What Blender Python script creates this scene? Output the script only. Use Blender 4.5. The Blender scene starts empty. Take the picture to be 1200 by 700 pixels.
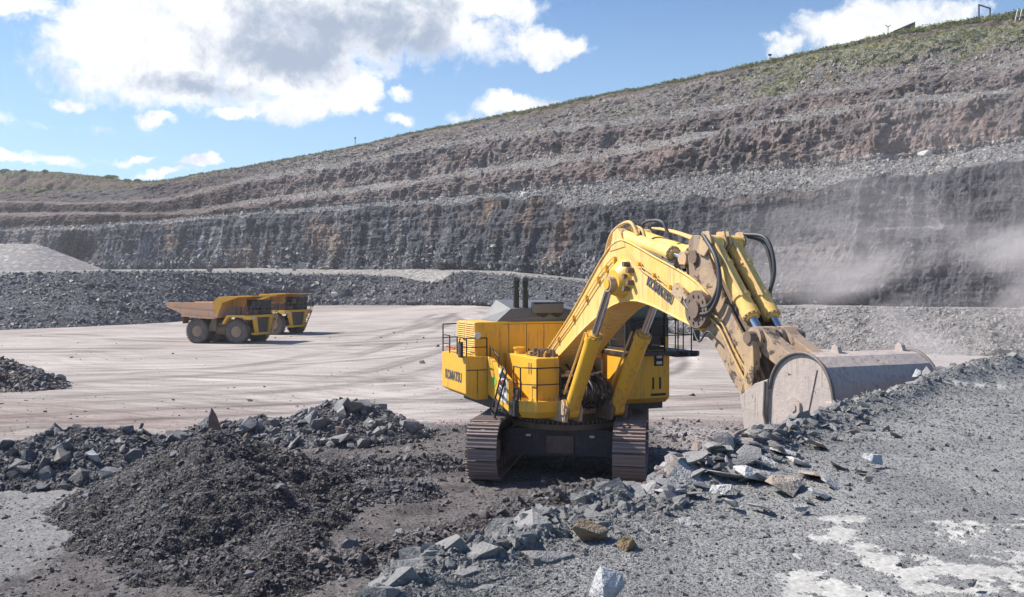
import bpy, bmesh, math, random
import numpy as np
from mathutils import Vector, Matrix

rnd = random.Random(7)
NR = np.random.default_rng(11)
SC = bpy.context.scene
COL = SC.collection
R = math.radians

# ---------------------------------------------------------------- camera, sky, sun, exposure
EYE = 6.25           # eye height above the pit floor
FOC = 1000.0         # focal length in photo pixels (1200 wide)
HOR = 337.0          # photo row of the eye level
cam_d = bpy.data.cameras.new("camera")
cam = bpy.data.objects.new("camera", cam_d)
COL.objects.link(cam)
cam.location = (0, 0, EYE)
cam.rotation_euler = (R(90) - math.atan(13 / FOC), 0, 0)
cam_d.sensor_width = 36
cam_d.lens = 30
cam_d.clip_start = 0.1
cam_d.clip_end = 5000
SC.camera = cam

SUN_AZ = R(-70)      # from +Y (view direction), negative = to the left
SUN_EL = R(46)
sun_dir = Vector((math.sin(SUN_AZ) * math.cos(SUN_EL), math.cos(SUN_AZ) * math.cos(SUN_EL), math.sin(SUN_EL)))
sd = bpy.data.lights.new("sun", 'SUN')
sd.energy = 5.0
sd.angle = R(0.53)
sd.color = (1.0, 0.935, 0.84)
sun = bpy.data.objects.new("sun", sd)
COL.objects.link(sun)
sun.rotation_euler = sun_dir.to_track_quat('Z', 'Y').to_euler()
sun.location = (-40, 20, 80)

SC.view_settings.view_transform = 'Standard'
SC.view_settings.look = 'None'
SC.view_settings.exposure = 0.66
SC.view_settings.gamma = 1
SC.view_settings.use_curve_mapping = False
SC.cycles.use_denoising = True
SC.cycles.max_bounces = 5
SC.cycles.diffuse_bounces = 3
SC.cycles.transparent_max_bounces = 8
SC.cycles.volume_bounces = 1
SC.cycles.volume_step_rate = 2.0
SC.cycles.volume_max_steps = 96


class NG:
    """small wrapper to write node graphs"""
    def __init__(s, nt):
        s.nt = nt; s.nt.nodes.clear()
    def n(s, typ, ins=None, **kw):
        nd = s.nt.nodes.new(typ)
        for k, v in kw.items():
            setattr(nd, k, v)
        for k, v in (ins or {}).items():
            sock = nd.inputs[k]
            if hasattr(v, 'bl_idname') and hasattr(v, 'outputs'):
                v = v.outputs[0]
            if isinstance(v, bpy.types.NodeSocket):
                s.nt.links.new(v, sock)
            else:
                sock.default_value = v
        return nd
    def m(s, op, a, b=None, c=None, clamp=False):
        nd = s.nt.nodes.new('ShaderNodeMath'); nd.operation = op; nd.use_clamp = clamp
        for i, v in enumerate((a, b, c)):
            if v is None: continue
            if hasattr(v, 'outputs'): v = v.outputs[0]
            if isinstance(v, bpy.types.NodeSocket): s.nt.links.new(v, nd.inputs[i])
            else: nd.inputs[i].default_value = v
        return nd.outputs[0]
    def mix(s, fac, a, b, mode='MIX'):
        nd = s.nt.nodes.new('ShaderNodeMix'); nd.data_type = 'RGBA'; nd.blend_type = mode
        for k, v in ((0, fac), (6, a), (7, b)):
            if hasattr(v, 'outputs'): v = v.outputs[0]
            if isinstance(v, bpy.types.NodeSocket): s.nt.links.new(v, nd.inputs[k])
            else:
                nd.inputs[k].default_value = v if k == 0 else (tuple(v) + (1,))[:4]
        return nd.outputs[2]
    def ramp(s, fac, stops, interp='LINEAR'):
        nd = s.nt.nodes.new('ShaderNodeValToRGB'); cr = nd.color_ramp; cr.interpolation = interp
        while len(cr.elements) > 1: cr.elements.remove(cr.elements[-1])
        for i, (p, c) in enumerate(stops):
            e = cr.elements[0] if i == 0 else cr.elements.new(p)
            e.position = p
            e.color = (c, c, c, 1) if isinstance(c, (int, float)) else (tuple(c) + (1,))[:4]
        if hasattr(fac, 'outputs'): fac = fac.outputs[0]
        s.nt.links.new(fac, nd.inputs[0])
        return nd.outputs[0]
    def noise(s, vec, scale, detail=4, rough=0.55, dist=0.0, d='3D'):
        nd = s.nt.nodes.new('ShaderNodeTexNoise'); nd.noise_dimensions = d
        nd.inputs['Scale'].default_value = scale; nd.inputs['Detail'].default_value = detail
        nd.inputs['Roughness'].default_value = rough; nd.inputs['Distortion'].default_value = dist
        if vec is not None: s.nt.links.new(vec, nd.inputs['Vector'])
        return nd.outputs[0]


# ---- world: physical sky plus clouds given by direction (azimuth, elevation)
def img_dir(x, y):
    u = (x - 600) / FOC; v = (HOR - y) / FOC
    return math.atan2(u, 1), math.atan2(v, math.hypot(1, u))

def build_world():
    w = bpy.data.worlds.new("World"); SC.world = w; w.use_nodes = True
    g = NG(w.node_tree)
    out = g.n('ShaderNodeOutputWorld')
    sky = g.n('ShaderNodeTexSky', sky_type='NISHITA', sun_disc=False, sun_elevation=SUN_EL,
              sun_rotation=SUN_AZ, air_density=1.0, dust_density=0.6, ozone_density=1.4, altitude=300)
    geo = g.n('ShaderNodeTexCoord')
    sep = g.n('ShaderNodeSeparateXYZ', {0: geo.outputs['Generated']})
    X, Y, Z = sep.outputs
    az = g.m('ARCTAN2', X, Y)
    el = g.m('ARCSINE', Z)
    # cloud layer coordinates: direction, warped
    w1 = g.n('ShaderNodeTexNoise', {'Vector': geo.outputs['Generated'], 'Scale': 9.0, 'Detail': 6, 'Roughness': 0.62})
    ws = g.n('ShaderNodeSeparateXYZ', {0: w1.outputs['Color']})
    azw = g.m('ADD', az, g.m('MULTIPLY', g.m('SUBTRACT', ws.outputs[0], 0.5), 0.11))
    elw = g.m('ADD', el, g.m('MULTIPLY', g.m('SUBTRACT', ws.outputs[1], 0.5), 0.08))
    def blobs(lst, a_, e_):
        tot = None
        for (x, y, rx, ry, st) in lst:
            a0, e0 = img_dir(x, y)
            da = g.m('DIVIDE', g.m('SUBTRACT', a_, a0), rx / FOC)
            de = g.m('DIVIDE', g.m('SUBTRACT', e_, e0), ry / FOC)
            d2 = g.m('ADD', g.m('MULTIPLY', da, da), g.m('MULTIPLY', de, de))
            v = g.m('MULTIPLY', g.m('SUBTRACT', 1.0, g.m('SQRT', d2), clamp=False), st)
            v = g.m('MAXIMUM', v, 0.0)
            tot = v if tot is None else g.m('MAXIMUM', tot, v)
        return tot
    white = [(185, 55, 150, 75, 1), (300, 60, 175, 85, 1), (250, 10, 200, 60, 1), (430, 30, 210, 65, 1), (520, 45, 120, 45, .9),
             (385, 110, 80, 35, 1), (330, 130, 70, 28, .8), (345, 95, 90, 45, 1), (210, 105, 90, 38, .9), (560, 5, 110, 25, .9),
             (635, 48, 48, 26, .9), (678, 50, 26, 15, .7), (20, 5, 80, 16, .8), (130, 30, 60, 30, .6),
             (92, 115, 28, 10, .8), (188, 141, 38, 8, .8), (280, 140, 36, 9, .7), (610, 124, 70, 17, .9), (483, 143, 26, 9, .7),
             (440, 130, 26, 9, .6), (232, 198, 30, 8, .8), (30, 181, 80, 9, .6), (150, 185, 30, 6, .5), (175, 205, 50, 5, .5),
             (1000, 32, 85, 34, 1), (1055, 24, 80, 28, .9), (1110, 14, 60, 16, .8), (932, 48, 30, 18, .8), (915, 43, 18, 9, .6),
             (1000, 8, 50, 5, .5), (485, 115, 22, 8, .5), (545, 135, 26, 12, .35), (60, 138, 120, 10, .22)]
    grey = [(400, 38, 190, 52, 1), (330, 65, 110, 42, 1), (480, 62, 100, 32, .9), (235, 108, 85, 22, .85), (420, 8, 150, 30, .7), (220, 30, 60, 16, .3)]
    wb = blobs(white, azw, elw)
    gb = blobs(grey, azw, elw)
    fine = g.n('ShaderNodeTexNoise', {'Vector': geo.outputs['Generated'], 'Scale': 20.0, 'Detail': 9, 'Roughness': 0.66, 'Distortion': 0.25})
    # general broken cloud elsewhere in the sky
    mp = g.n('ShaderNodeMapping', {'Vector': geo.outputs['Generated'], 'Scale': (1, 1, 2.4)})
    gen = g.noise(mp.outputs[0], 3.2, 7, 0.6)
    genm = g.n('ShaderNodeMapRange', {'Value': gen, 'From Min': 0.63, 'From Max': 0.80, 'To Min': 0, 'To Max': 1})
    # outside the frame only: fade in beyond +-45 degrees azimuth or above 25 degrees
    off = g.m('MAXIMUM', g.n('ShaderNodeMapRange', {'Value': g.m('ABSOLUTE', az), 'From Min': 0.62, 'From Max': 0.95}),
              g.n('ShaderNodeMapRange', {'Value': el, 'From Min': 0.36, 'From Max': 0.55}))
    genc = g.m('MULTIPLY', genm, off)
    genc = g.m('MULTIPLY', genc, g.n('ShaderNodeMapRange', {'Value': el, 'From Min': 0.0, 'From Max': 0.08}))
    cov = g.m('ADD', g.m('MULTIPLY', wb, 2.8), g.m('MULTIPLY', g.m('SUBTRACT', fine, 0.52), 4.6))
    cov = g.m('MULTIPLY', cov, g.n('ShaderNodeMapRange', {'Value': wb, 'From Min': 0.0, 'From Max': 0.12}))
    cov = g.n('ShaderNodeMapRange', {'Value': cov, 'From Min': -0.08, 'From Max': 1.3}, interpolation_type='SMOOTHSTEP')
    mask = g.m('MAXIMUM', cov, g.m('MULTIPLY', genc, 0.9), clamp=True)
    dark = g.m('ADD', g.m('MULTIPLY', gb, 2.1), g.m('MULTIPLY', g.m('SUBTRACT', fine, 0.54), 4.2))
    dark = g.m('MULTIPLY', dark, g.n('ShaderNodeMapRange', {'Value': gb, 'From Min': 0.0, 'From Max': 0.15}))
    dark = g.n('ShaderNodeMapRange', {'Value': dark, 'From Min': -0.1, 'From Max': 1.6}, interpolation_type='SMOOTHSTEP')
    soft = g.noise(geo.outputs['Generated'], 17, 7, 0.68)
    wcol = g.ramp(soft, [(0.30, (8.4, 9.3, 11.0)), (0.46, (12.6, 12.9, 13.4)), (0.62, (15.0, 15.0, 15.0))])
    ccol = g.mix(dark, wcol, (5.2, 6.2, 8.0))
    # thin veil toward the horizon on the left, as in the picture (summer haze all round)
    veil = g.n('ShaderNodeMapRange', {'Value': el, 'From Min': 0.0, 'From Max': 0.38, 'To Min': 0.75, 'To Max': 0.0})
    skyc = g.mix(1.0, sky, (0.85, 1.30, 1.80), 'MULTIPLY')
    skyc = g.mix(veil, skyc, (8.0, 11.6, 13.8))
    bg_sky = g.n('ShaderNodeBackground', {'Color': g.mix(mask, skyc, ccol), 'Strength': 0.05})
    g.nt.links.new(bg_sky.outputs[0], out.inputs['Surface'])
build_world()

# ---------------------------------------------------------------- helpers
def tag(o, label=None, cat=None, group=None, kind=None):
    if label: o['label'] = label
    if cat: o['category'] = cat
    if group: o['group'] = group
    if kind: o['kind'] = kind
    return o

def link(o, parent=None):
    COL.objects.link(o)
    if parent is not None: o.parent = parent
    return o

def empty(name, loc=(0, 0, 0), rz=0.0):
    o = bpy.data.objects.new(name, None); o.empty_display_size = 0.5
    o.location = loc; o.rotation_euler = (0, 0, rz)
    return link(o)

def children(o): return list(o.children)

def copy_tree(o, parent=None):
    kids = children(o)
    c = o.copy(); COL.objects.link(c)
    if parent is not None: c.parent = parent
    for k in kids: copy_tree(k, c)
    return c

class MB:
    def __init__(s): s.v = []; s.f = []; s.sm = []
    def add(s, vs, fs, smooth=False):
        b = len(s.v); s.v += [tuple(v) for v in vs]
        s.f += [tuple(b + i for i in f) for f in fs]; s.sm += [smooth] * len(fs)
        return s
    def box(s, c, d, rot=None):
        hx, hy, hz = d[0] / 2, d[1] / 2, d[2] / 2
        vs = [Vector((x, y, z)) for x in (-hx, hx) for y in (-hy, hy) for z in (-hz, hz)]
        if rot is not None: vs = [rot @ v for v in vs]
        vs = [v + Vector(c) for v in vs]
        return s.add(vs, [(0, 1, 3, 2), (4, 6, 7, 5), (0, 4, 5, 1), (2, 3, 7, 6), (0, 2, 6, 4), (1, 5, 7, 3)])
    def bx(s, a, b):
        """box by two opposite corners"""
        return s.box([(a[i] + b[i]) / 2 for i in range(3)], [abs(a[i] - b[i]) for i in range(3)])
    def bar(s, p, q, w, h, up=(0, 0, 1)):
        p, q = Vector(p), Vector(q); d = q - p; L = d.length; d.normalize()
        up = Vector(up)
        if abs(d.dot(up)) > 0.98: up = Vector((1, 0, 0))
        sx = d.cross(up).normalized(); uz = sx.cross(d)
        M = Matrix((sx, d, uz)).transposed()
        return s.box((p + q) / 2, (w, L, h), M)
    def cyl(s, p, q, r0, r1=None, n=16, caps=True, smooth=True):
        r1 = r0 if r1 is None else r1
        p, q = Vector(p), Vector(q); d = (q - p).normalized()
        a = Vector((1, 0, 0)) if abs(d.x) < 0.8 else Vector((0, 1, 0))
        e1 = d.cross(a).normalized(); e2 = d.cross(e1)
        vs = []
        for (c, r) in ((p, r0), (q, r1)):
            for i in range(n):
                t = 2 * math.pi * i / n
                vs.append(c + r * (math.cos(t) * e1 + math.sin(t) * e2))
        s.add(vs, [(i, (i + 1) % n, n + (i + 1) % n, n + i) for i in range(n)], smooth)
        if caps:
            s.add(vs[:n], [tuple(reversed(range(n)))]); s.add(vs[n:], [tuple(range(n))])
        return s
    def tube(s, pts, r, n=8, closed=False):
        pts = [Vector(p) for p in pts]
        prev = None; rings = []
        N = len(pts)
        for i, p in enumerate(pts):
            a = pts[(i - 1) % N] if (closed or i > 0) else p
            b = pts[(i + 1) % N] if (closed or i < N - 1) else p
            d = (b - a).normalized()
            if prev is None:
                u = Vector((0, 0, 1)) if abs(d.z) < 0.9 else Vector((1, 0, 0))
                e1 = d.cross(u).normalized()
            else:
                e1 = (prev - d * prev.dot(d)).normalized()
            prev = e1; e2 = d.cross(e1)
            rings.append([p + r * (math.cos(2 * math.pi * k / n) * e1 + math.sin(2 * math.pi * k / n) * e2) for k in range(n)])
        vs = [v for rg in rings for v in rg]
        fs = []
        for i in range(N if closed else N - 1):
            j = (i + 1) % N
            for k in range(n):
                fs.append((i * n + k, i * n + (k + 1) % n, j * n + (k + 1) % n, j * n + k))
        s.add(vs, fs, True)
        if not closed:
            s.add(rings[0], [tuple(reversed(range(n)))]); s.add(rings[-1], [tuple(range(n))])
        return s
    def prism(s, poly, fn, a, b):
        """poly: 2D points; fn(u, v, w) -> 3D; extruded w from a to b"""
        n = len(poly)
        vs = [fn(u, v, a) for u, v in poly] + [fn(u, v, b) for u, v in poly]
        fs = [(i, (i + 1) % n, n + (i + 1) % n, n + i) for i in range(n)]
        s.add(vs, fs + [tuple(reversed(range(n))), tuple(range(n, 2 * n))])
        return s
    def loft(s, rings, smooth=False, caps=True):
        n = len(rings[0])
        vs = [v for rg in rings for v in rg]
        fs = []
        for i in range(len(rings) - 1):
            for k in range(n):
                fs.append((i * n + k, i * n + (k + 1) % n, (i + 1) * n + (k + 1) % n, (i + 1) * n + k))
        s.add(vs, fs, smooth)
        if caps:
            s.add(rings[0], [tuple(reversed(range(n)))]); s.add(rings[-1], [tuple(range(n))])
        return s
    def build(s, name, mat, parent=None, bevel=0.0, seg=2):
        me = bpy.data.meshes.new(name)
        me.from_pydata([tuple(v) for v in s.v], [], s.f)
        me.update()
        bm = bmesh.new(); bm.from_mesh(me)
        bmesh.ops.recalc_face_normals(bm, faces=bm.faces)
        bm.to_mesh(me); bm.free()
        me.polygons.foreach_set('use_smooth', s.sm)
        me.materials.append(mat)
        o = bpy.data.objects.new(name, me)
        if bevel > 0:
            md = o.modifiers.new('bevel', 'BEVEL'); md.width = bevel; md.segments = seg
            md.limit_method = 'ANGLE'; md.angle_limit = R(35); md.harden_normals = False
        return link(o, parent)

def arc(c, r, a0, a1, n, fn):
    return [fn(c[0] + r * math.cos(a0 + (a1 - a0) * i / n), c[1] + r * math.sin(a0 + (a1 - a0) * i / n)) for i in range(n + 1)]

def bez(pts, n=16):
    """Catmull-Rom through points"""
    P = [Vector(p) for p in pts]; P = [P[0] * 2 - P[1]] + P + [P[-1] * 2 - P[-2]]
    out = []
    for i in range(1, len(P) - 2):
        m = max(2, n // (len(P) - 3))
        for k in range(m):
            t = k / m
            out.append(0.5 * ((2 * P[i]) + (P[i + 1] - P[i - 1]) * t + (2 * P[i - 1] - 5 * P[i] + 4 * P[i + 1] - P[i + 2]) * t * t
                              + (-P[i - 1] + 3 * P[i] - 3 * P[i + 1] + P[i + 2]) * t ** 3))
    out.append(P[-2])
    return out

# ---- numpy gradient noise
_perm = NR.permutation(256); _perm = np.concatenate([_perm, _perm])
_grad = NR.normal(size=(256, 3)); _grad /= np.linalg.norm(_grad, axis=1)[:, None]
def perlin(x, y, z=0.0):
    x, y, z = np.broadcast_arrays(np.asarray(x, float), np.asarray(y, float), np.asarray(z, float))
    xi = np.floor(x).astype(int); yi = np.floor(y).astype(int); zi = np.floor(z).astype(int)
    xf = x - xi; yf = y - yi; zf = z - zi
    u = xf * xf * xf * (xf * (xf * 6 - 15) + 10); v = yf * yf * yf * (yf * (yf * 6 - 15) + 10); w = zf * zf * zf * (zf * (zf * 6 - 15) + 10)
    def g(i, j, k):
        h = _perm[(_perm[(_perm[(xi + i) & 255] + yi + j) & 255] + zi + k) & 255]
        G = _grad[h]
        return G[..., 0] * (xf - i) + G[..., 1] * (yf - j) + G[..., 2] * (zf - k)
    def l(a, b, t): return a + t * (b - a)
    return 1.6 * l(l(l(g(0, 0, 0), g(1, 0, 0), u), l(g(0, 1, 0), g(1, 1, 0), u), v),
                   l(l(g(0, 0, 1), g(1, 0, 1), u), l(g(0, 1, 1), g(1, 1, 1), u), v), w)
def fbm(x, y, z=0.0, oct=4, gain=0.5, ridged=False):
    t = 0; a = 1; s = 0
    x = np.asarray(x, float); y = np.asarray(y, float); z = np.asarray(z, float)
    for i in range(oct):
        p = perlin(x * 2 ** i + 17.3 * i, y * 2 ** i + 5.1 * i, z * 2 ** i + 9.7 * i)
        if ridged: p = 1 - 2 * np.abs(p)
        t = t + a * p; s += a; a *= gain
    return t / s
def sstep(a, b, x):
    t = np.clip((x - a) / (b - a), 0, 1); return t * t * (3 - 2 * t)

def grid_mesh(name, P, mats, attrs=None, parent=None, smooth=True, matidx=None, flip=False):
    """P: rows x cols x 3"""
    nr, nc = P.shape[:2]
    me = bpy.data.meshes.new(name)
    idx = np.arange(nr * nc).reshape(nr, nc)
    a, b, c, d = idx[:-1, :-1], idx[:-1, 1:], idx[1:, 1:], idx[1:, :-1]
    q = np.stack([a, b, c, d] if not flip else [a, d, c, b], -1).reshape(-1)
    nf = (nr - 1) * (nc - 1)
    me.vertices.add(nr * nc); me.vertices.foreach_set('co', P.reshape(-1).astype(np.float32))
    me.loops.add(nf * 4); me.loops.foreach_set('vertex_index', q.astype(np.int32))
    me.polygons.add(nf); me.polygons.foreach_set('loop_start', np.arange(0, nf * 4, 4, dtype=np.int32))
    me.polygons.foreach_set('loop_total', np.full(nf, 4, np.int32))
    me.polygons.foreach_set('use_smooth', np.full(nf, smooth))
    me.update(calc_edges=True)
    for k, v in (attrs or {}).items():
        if v.ndim == 3:
            at = me.color_attributes.new(k, 'FLOAT_COLOR', 'POINT')
            c4 = np.ones((nr * nc, 4), np.float32); c4[:, :3] = v.reshape(-1, 3)
            at.data.foreach_set('color', c4.reshape(-1))
        else:
            at = me.attributes.new(k, 'FLOAT', 'POINT'); at.data.foreach_set('value', v.reshape(-1).astype(np.float32))
    for m in mats: me.materials.append(m)
    o = bpy.data.objects.new(name, me)
    return link(o, parent)

# ---------------------------------------------------------------- materials
def new_mat(name):
    m = bpy.data.materials.new(name); m.use_nodes = True
    g = NG(m.node_tree)
    out = g.n('ShaderNodeOutputMaterial'); b = g.n('ShaderNodeBsdfPrincipled')
    g.nt.links.new(b.outputs[0], out.inputs[0])
    return m, g, b

def lk(g, a, b_):
    if hasattr(a, 'outputs'): a = a.outputs[0]
    g.nt.links.new(a, b_)

def paint(name, col, dirt=0.25, dirtcol=(0.36, 0.30, 0.25), rough=0.42, metal=0.0, scale=1.2, spec=0.4, lump=0.0, chips=0.0):
    m, g, b = new_mat(name)
    tc = g.n('ShaderNodeTexCoord'); o = tc.outputs['Object']
    n1 = g.noise(o, scale, 6, 0.65, 0.3); n2 = g.noise(o, scale * 9, 4, 0.6)
    mp = g.n('ShaderNodeMapping', {'Vector': o, 'Scale': (3.2, 3.2, 0.5)})
    n3 = g.noise(mp.outputs[0], scale * 2.2, 5, 0.65)
    s = g.m('ADD', g.m('MULTIPLY', n1, 0.5), g.m('ADD', g.m('MULTIPLY', n2, 0.2), g.m('MULTIPLY', n3, 0.3)))
    lo = 0.62 - 0.28 * dirt
    f = g.n('ShaderNodeMapRange', {'Value': s, 'From Min': lo - 0.09, 'From Max': lo + 0.12, 'To Min': dirt * 0.25, 'To Max': min(1, dirt * 1.25)})
    base = g.mix(g.m('MULTIPLY', n2, 0.22), col, tuple(c * 0.62 for c in col))
    c = g.mix(f, base, dirtcol)
    ms = g.n('ShaderNodeMapping', {'Vector': o, 'Scale': (7, 7, .5)})
    n5 = g.noise(ms.outputs[0], scale * 1.6, 6, 0.7)
    sf = g.n('ShaderNodeMapRange', {'Value': g.m('MULTIPLY', n5, g.m('ADD', n1, .5)), 'From Min': 0.53, 'From Max': 0.74, 'To Min': 0, 'To Max': 0.55})
    c = g.mix(sf, c, (0.17, 0.115, 0.07))
    if chips > 0:
        n4 = g.noise(o, scale * 5.5, 8, 0.75, 0.6)
        cf = g.n('ShaderNodeMapRange', {'Value': n4, 'From Min': 0.66 - chips * 0.14, 'From Max': 0.69 - chips * 0.14})
        c = g.mix(cf, c, (0.10, 0.07, 0.055))
    lk(g, c, b.inputs['Base Color'])
    rr = g.n('ShaderNodeMapRange', {'Value': f, 'To Min': rough, 'To Max': min(1, rough + 0.4)})
    lk(g, rr, b.inputs['Roughness'])
    b.inputs['Metallic'].default_value = metal
    b.inputs['Specular IOR Level'].default_value = spec
    bp = g.n('ShaderNodeBump', {'Height': g.m('ADD', n2, g.m('MULTIPLY', n1, 2)), 'Strength': 0.12 + lump, 'Distance': 0.02})
    lk(g, bp, b.inputs['Normal'])
    return m

def flat_mat(name, col, rough=0.6, metal=0.0, spec=0.5):
    m, g, b = new_mat(name)
    tc = g.n('ShaderNodeTexCoord')
    n = g.noise(tc.outputs['Object'], 8, 5, 0.6)
    lk(g, g.mix(g.m('MULTIPLY', n, 0.5), col, tuple(c * 0.6 for c in col)), b.inputs['Base Color'])
    b.inputs['Roughness'].default_value = rough; b.inputs['Metallic'].default_value = metal
    b.inputs['Specular IOR Level'].default_value = spec
    return m

def rock_mat(name, cols, dust=0.25, dustcol=(0.34, 0.33, 0.33), inst=True, nscale=3.0, bump=0.5, spec=0.25, rough=0.8):
    """cols: list of stone colours; each stone takes one of them"""
    m, g, b = new_mat(name)
    oi = g.n('ShaderNodeObjectInfo'); tc = g.n('ShaderNodeTexCoord')
    r = oi.outputs['Random']
    n = len(cols)
    base = g.ramp(r, [(i / n, c) for i, c in enumerate(cols)], 'CONSTANT') if n > 1 else None
    o = tc.outputs['Object']
    sh = g.n('ShaderNodeVectorMath', {0: o, 1: g.n('ShaderNodeCombineXYZ', {0: g.m('MULTIPLY', r, 31.0), 1: g.m('MULTIPLY', r, 17.0), 2: 0.0})}, operation='ADD').outputs[0]
    n1 = g.noise(sh, nscale, 5, 0.65)
    n2 = g.noise(sh, nscale * 6, 3, 0.6)
    c0 = base if base is not None else g.mix(0.0, cols[0], cols[0])
    c = g.mix(g.m('MULTIPLY', n2, 0.6), c0, (0.05, 0.05, 0.055))
    f = g.n('ShaderNodeMapRange', {'Value': n1, 'From Min': 0.42, 'From Max': 0.62, 'To Min': dust * 0.2, 'To Max': dust})
    c = g.mix(f, c, dustcol)
    lk(g, c, b.inputs['Base Color'])
    b.inputs['Roughness'].default_value = rough; b.inputs['Specular IOR Level'].default_value = spec
    bp = g.n('ShaderNodeBump', {'Height': g.m('ADD', g.m('MULTIPLY', n2, .5), n1), 'Strength': bump, 'Distance': 0.1})
    lk(g, bp, b.inputs['Normal'])
    return m

def ground_mat(name, fine=6.0, coarse=0.8, bumpd=0.05, bump=0.6, var=0.5, streak=False, wallish=False, spec=0.2):
    """vertex colour 'col' carries the stone colour, the shader adds grain"""
    m, g, b = new_mat(name)
    tc = g.n('ShaderNodeTexCoord'); o = tc.outputs['Object']
    at = g.n('ShaderNodeAttribute', attribute_name='col')
    c = at.outputs['Color']
    n1 = g.noise(o, fine, 8, 0.72); n2 = g.noise(o, coarse, 6, 0.65, 0.4)
    h = g.m('ADD', n1, g.m('MULTIPLY', n2, 1.5))
    vor = g.n('ShaderNodeTexVoronoi', {'Vector': o, 'Scale': fine * 1.3, 'Randomness': 1.0})
    k = g.n('ShaderNodeMapRange', {'Value': n1, 'From Min': 0.3, 'From Max': 0.7, 'To Min': 1 - var, 'To Max': 1 + var})
    k2 = g.n('ShaderNodeMapRange', {'Value': n2, 'From Min': 0.3, 'From Max': 0.7, 'To Min': 1 - var * .5, 'To Max': 1 + var * .5})
    sp = g.n('ShaderNodeSeparateColor', {0: vor.outputs['Color']})
    k3 = g.n('ShaderNodeMapRange', {'Value': sp.outputs[0], 'To Min': 1 - var * .6, 'To Max': 1 + var * .6})
    kk = g.m('MULTIPLY', g.m('MULTIPLY', k, k2), k3)
    cc = g.n('ShaderNodeVectorMath', {0: c, 'Scale': kk}, operation='SCALE').outputs[0]
    hh = g.m('ADD', h, g.m('MULTIPLY', vor.outputs['Distance'], -0.9))
    if wallish:   # vertical fracture and horizontal bedding
        mv = g.n('ShaderNodeMapping', {'Vector': o, 'Scale': (1, 1, 0.16)})
        mh = g.n('ShaderNodeMapping', {'Vector': o, 'Scale': (0.12, 0.12, 1.6)})
        nv = g.noise(mv.outputs[0], 0.9, 8, 0.72, 0.6); nh = g.noise(mh.outputs[0], 1.1, 7, 0.7, 0.3)
        hh = g.m('ADD', hh, g.m('ADD', g.m('MULTIPLY', nv, 3.6), g.m('MULTIPLY', nh, 1.5)))
        st = g.n('ShaderNodeMapRange', {'Value': g.m('ADD', g.m('MULTIPLY', nv, .72), g.m('MULTIPLY', nh, .28)), 'From Min': 0.36, 'From Max': 0.64, 'To Min': 0.62, 'To Max': 1.38})
        fa = g.n('ShaderNodeAttribute', attribute_name='face').outputs['Fac']
        st = g.m('ADD', g.m('MULTIPLY', st, fa), g.m('SUBTRACT', 1.0, fa))
        cc = g.n('ShaderNodeVectorMath', {0: cc, 'Scale': st}, operation='SCALE').outputs[0]
    bare = g.n('ShaderNodeAttribute', attribute_name='bare').outputs['Fac']
    hh = g.m('MULTIPLY', hh, g.m('SUBTRACT', 1.0, g.m('MULTIPLY', bare, .8)))
    lk(g, cc, b.inputs['Base Color'])
    b.inputs['Roughness'].default_value = 0.85; b.inputs['Specular IOR Level'].default_value = spec
    bp = g.n('ShaderNodeBump', {'Height': hh, 'Strength': bump, 'Distance': bumpd})
    lk(g, bp, b.inputs['Normal'])
    return m

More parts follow.
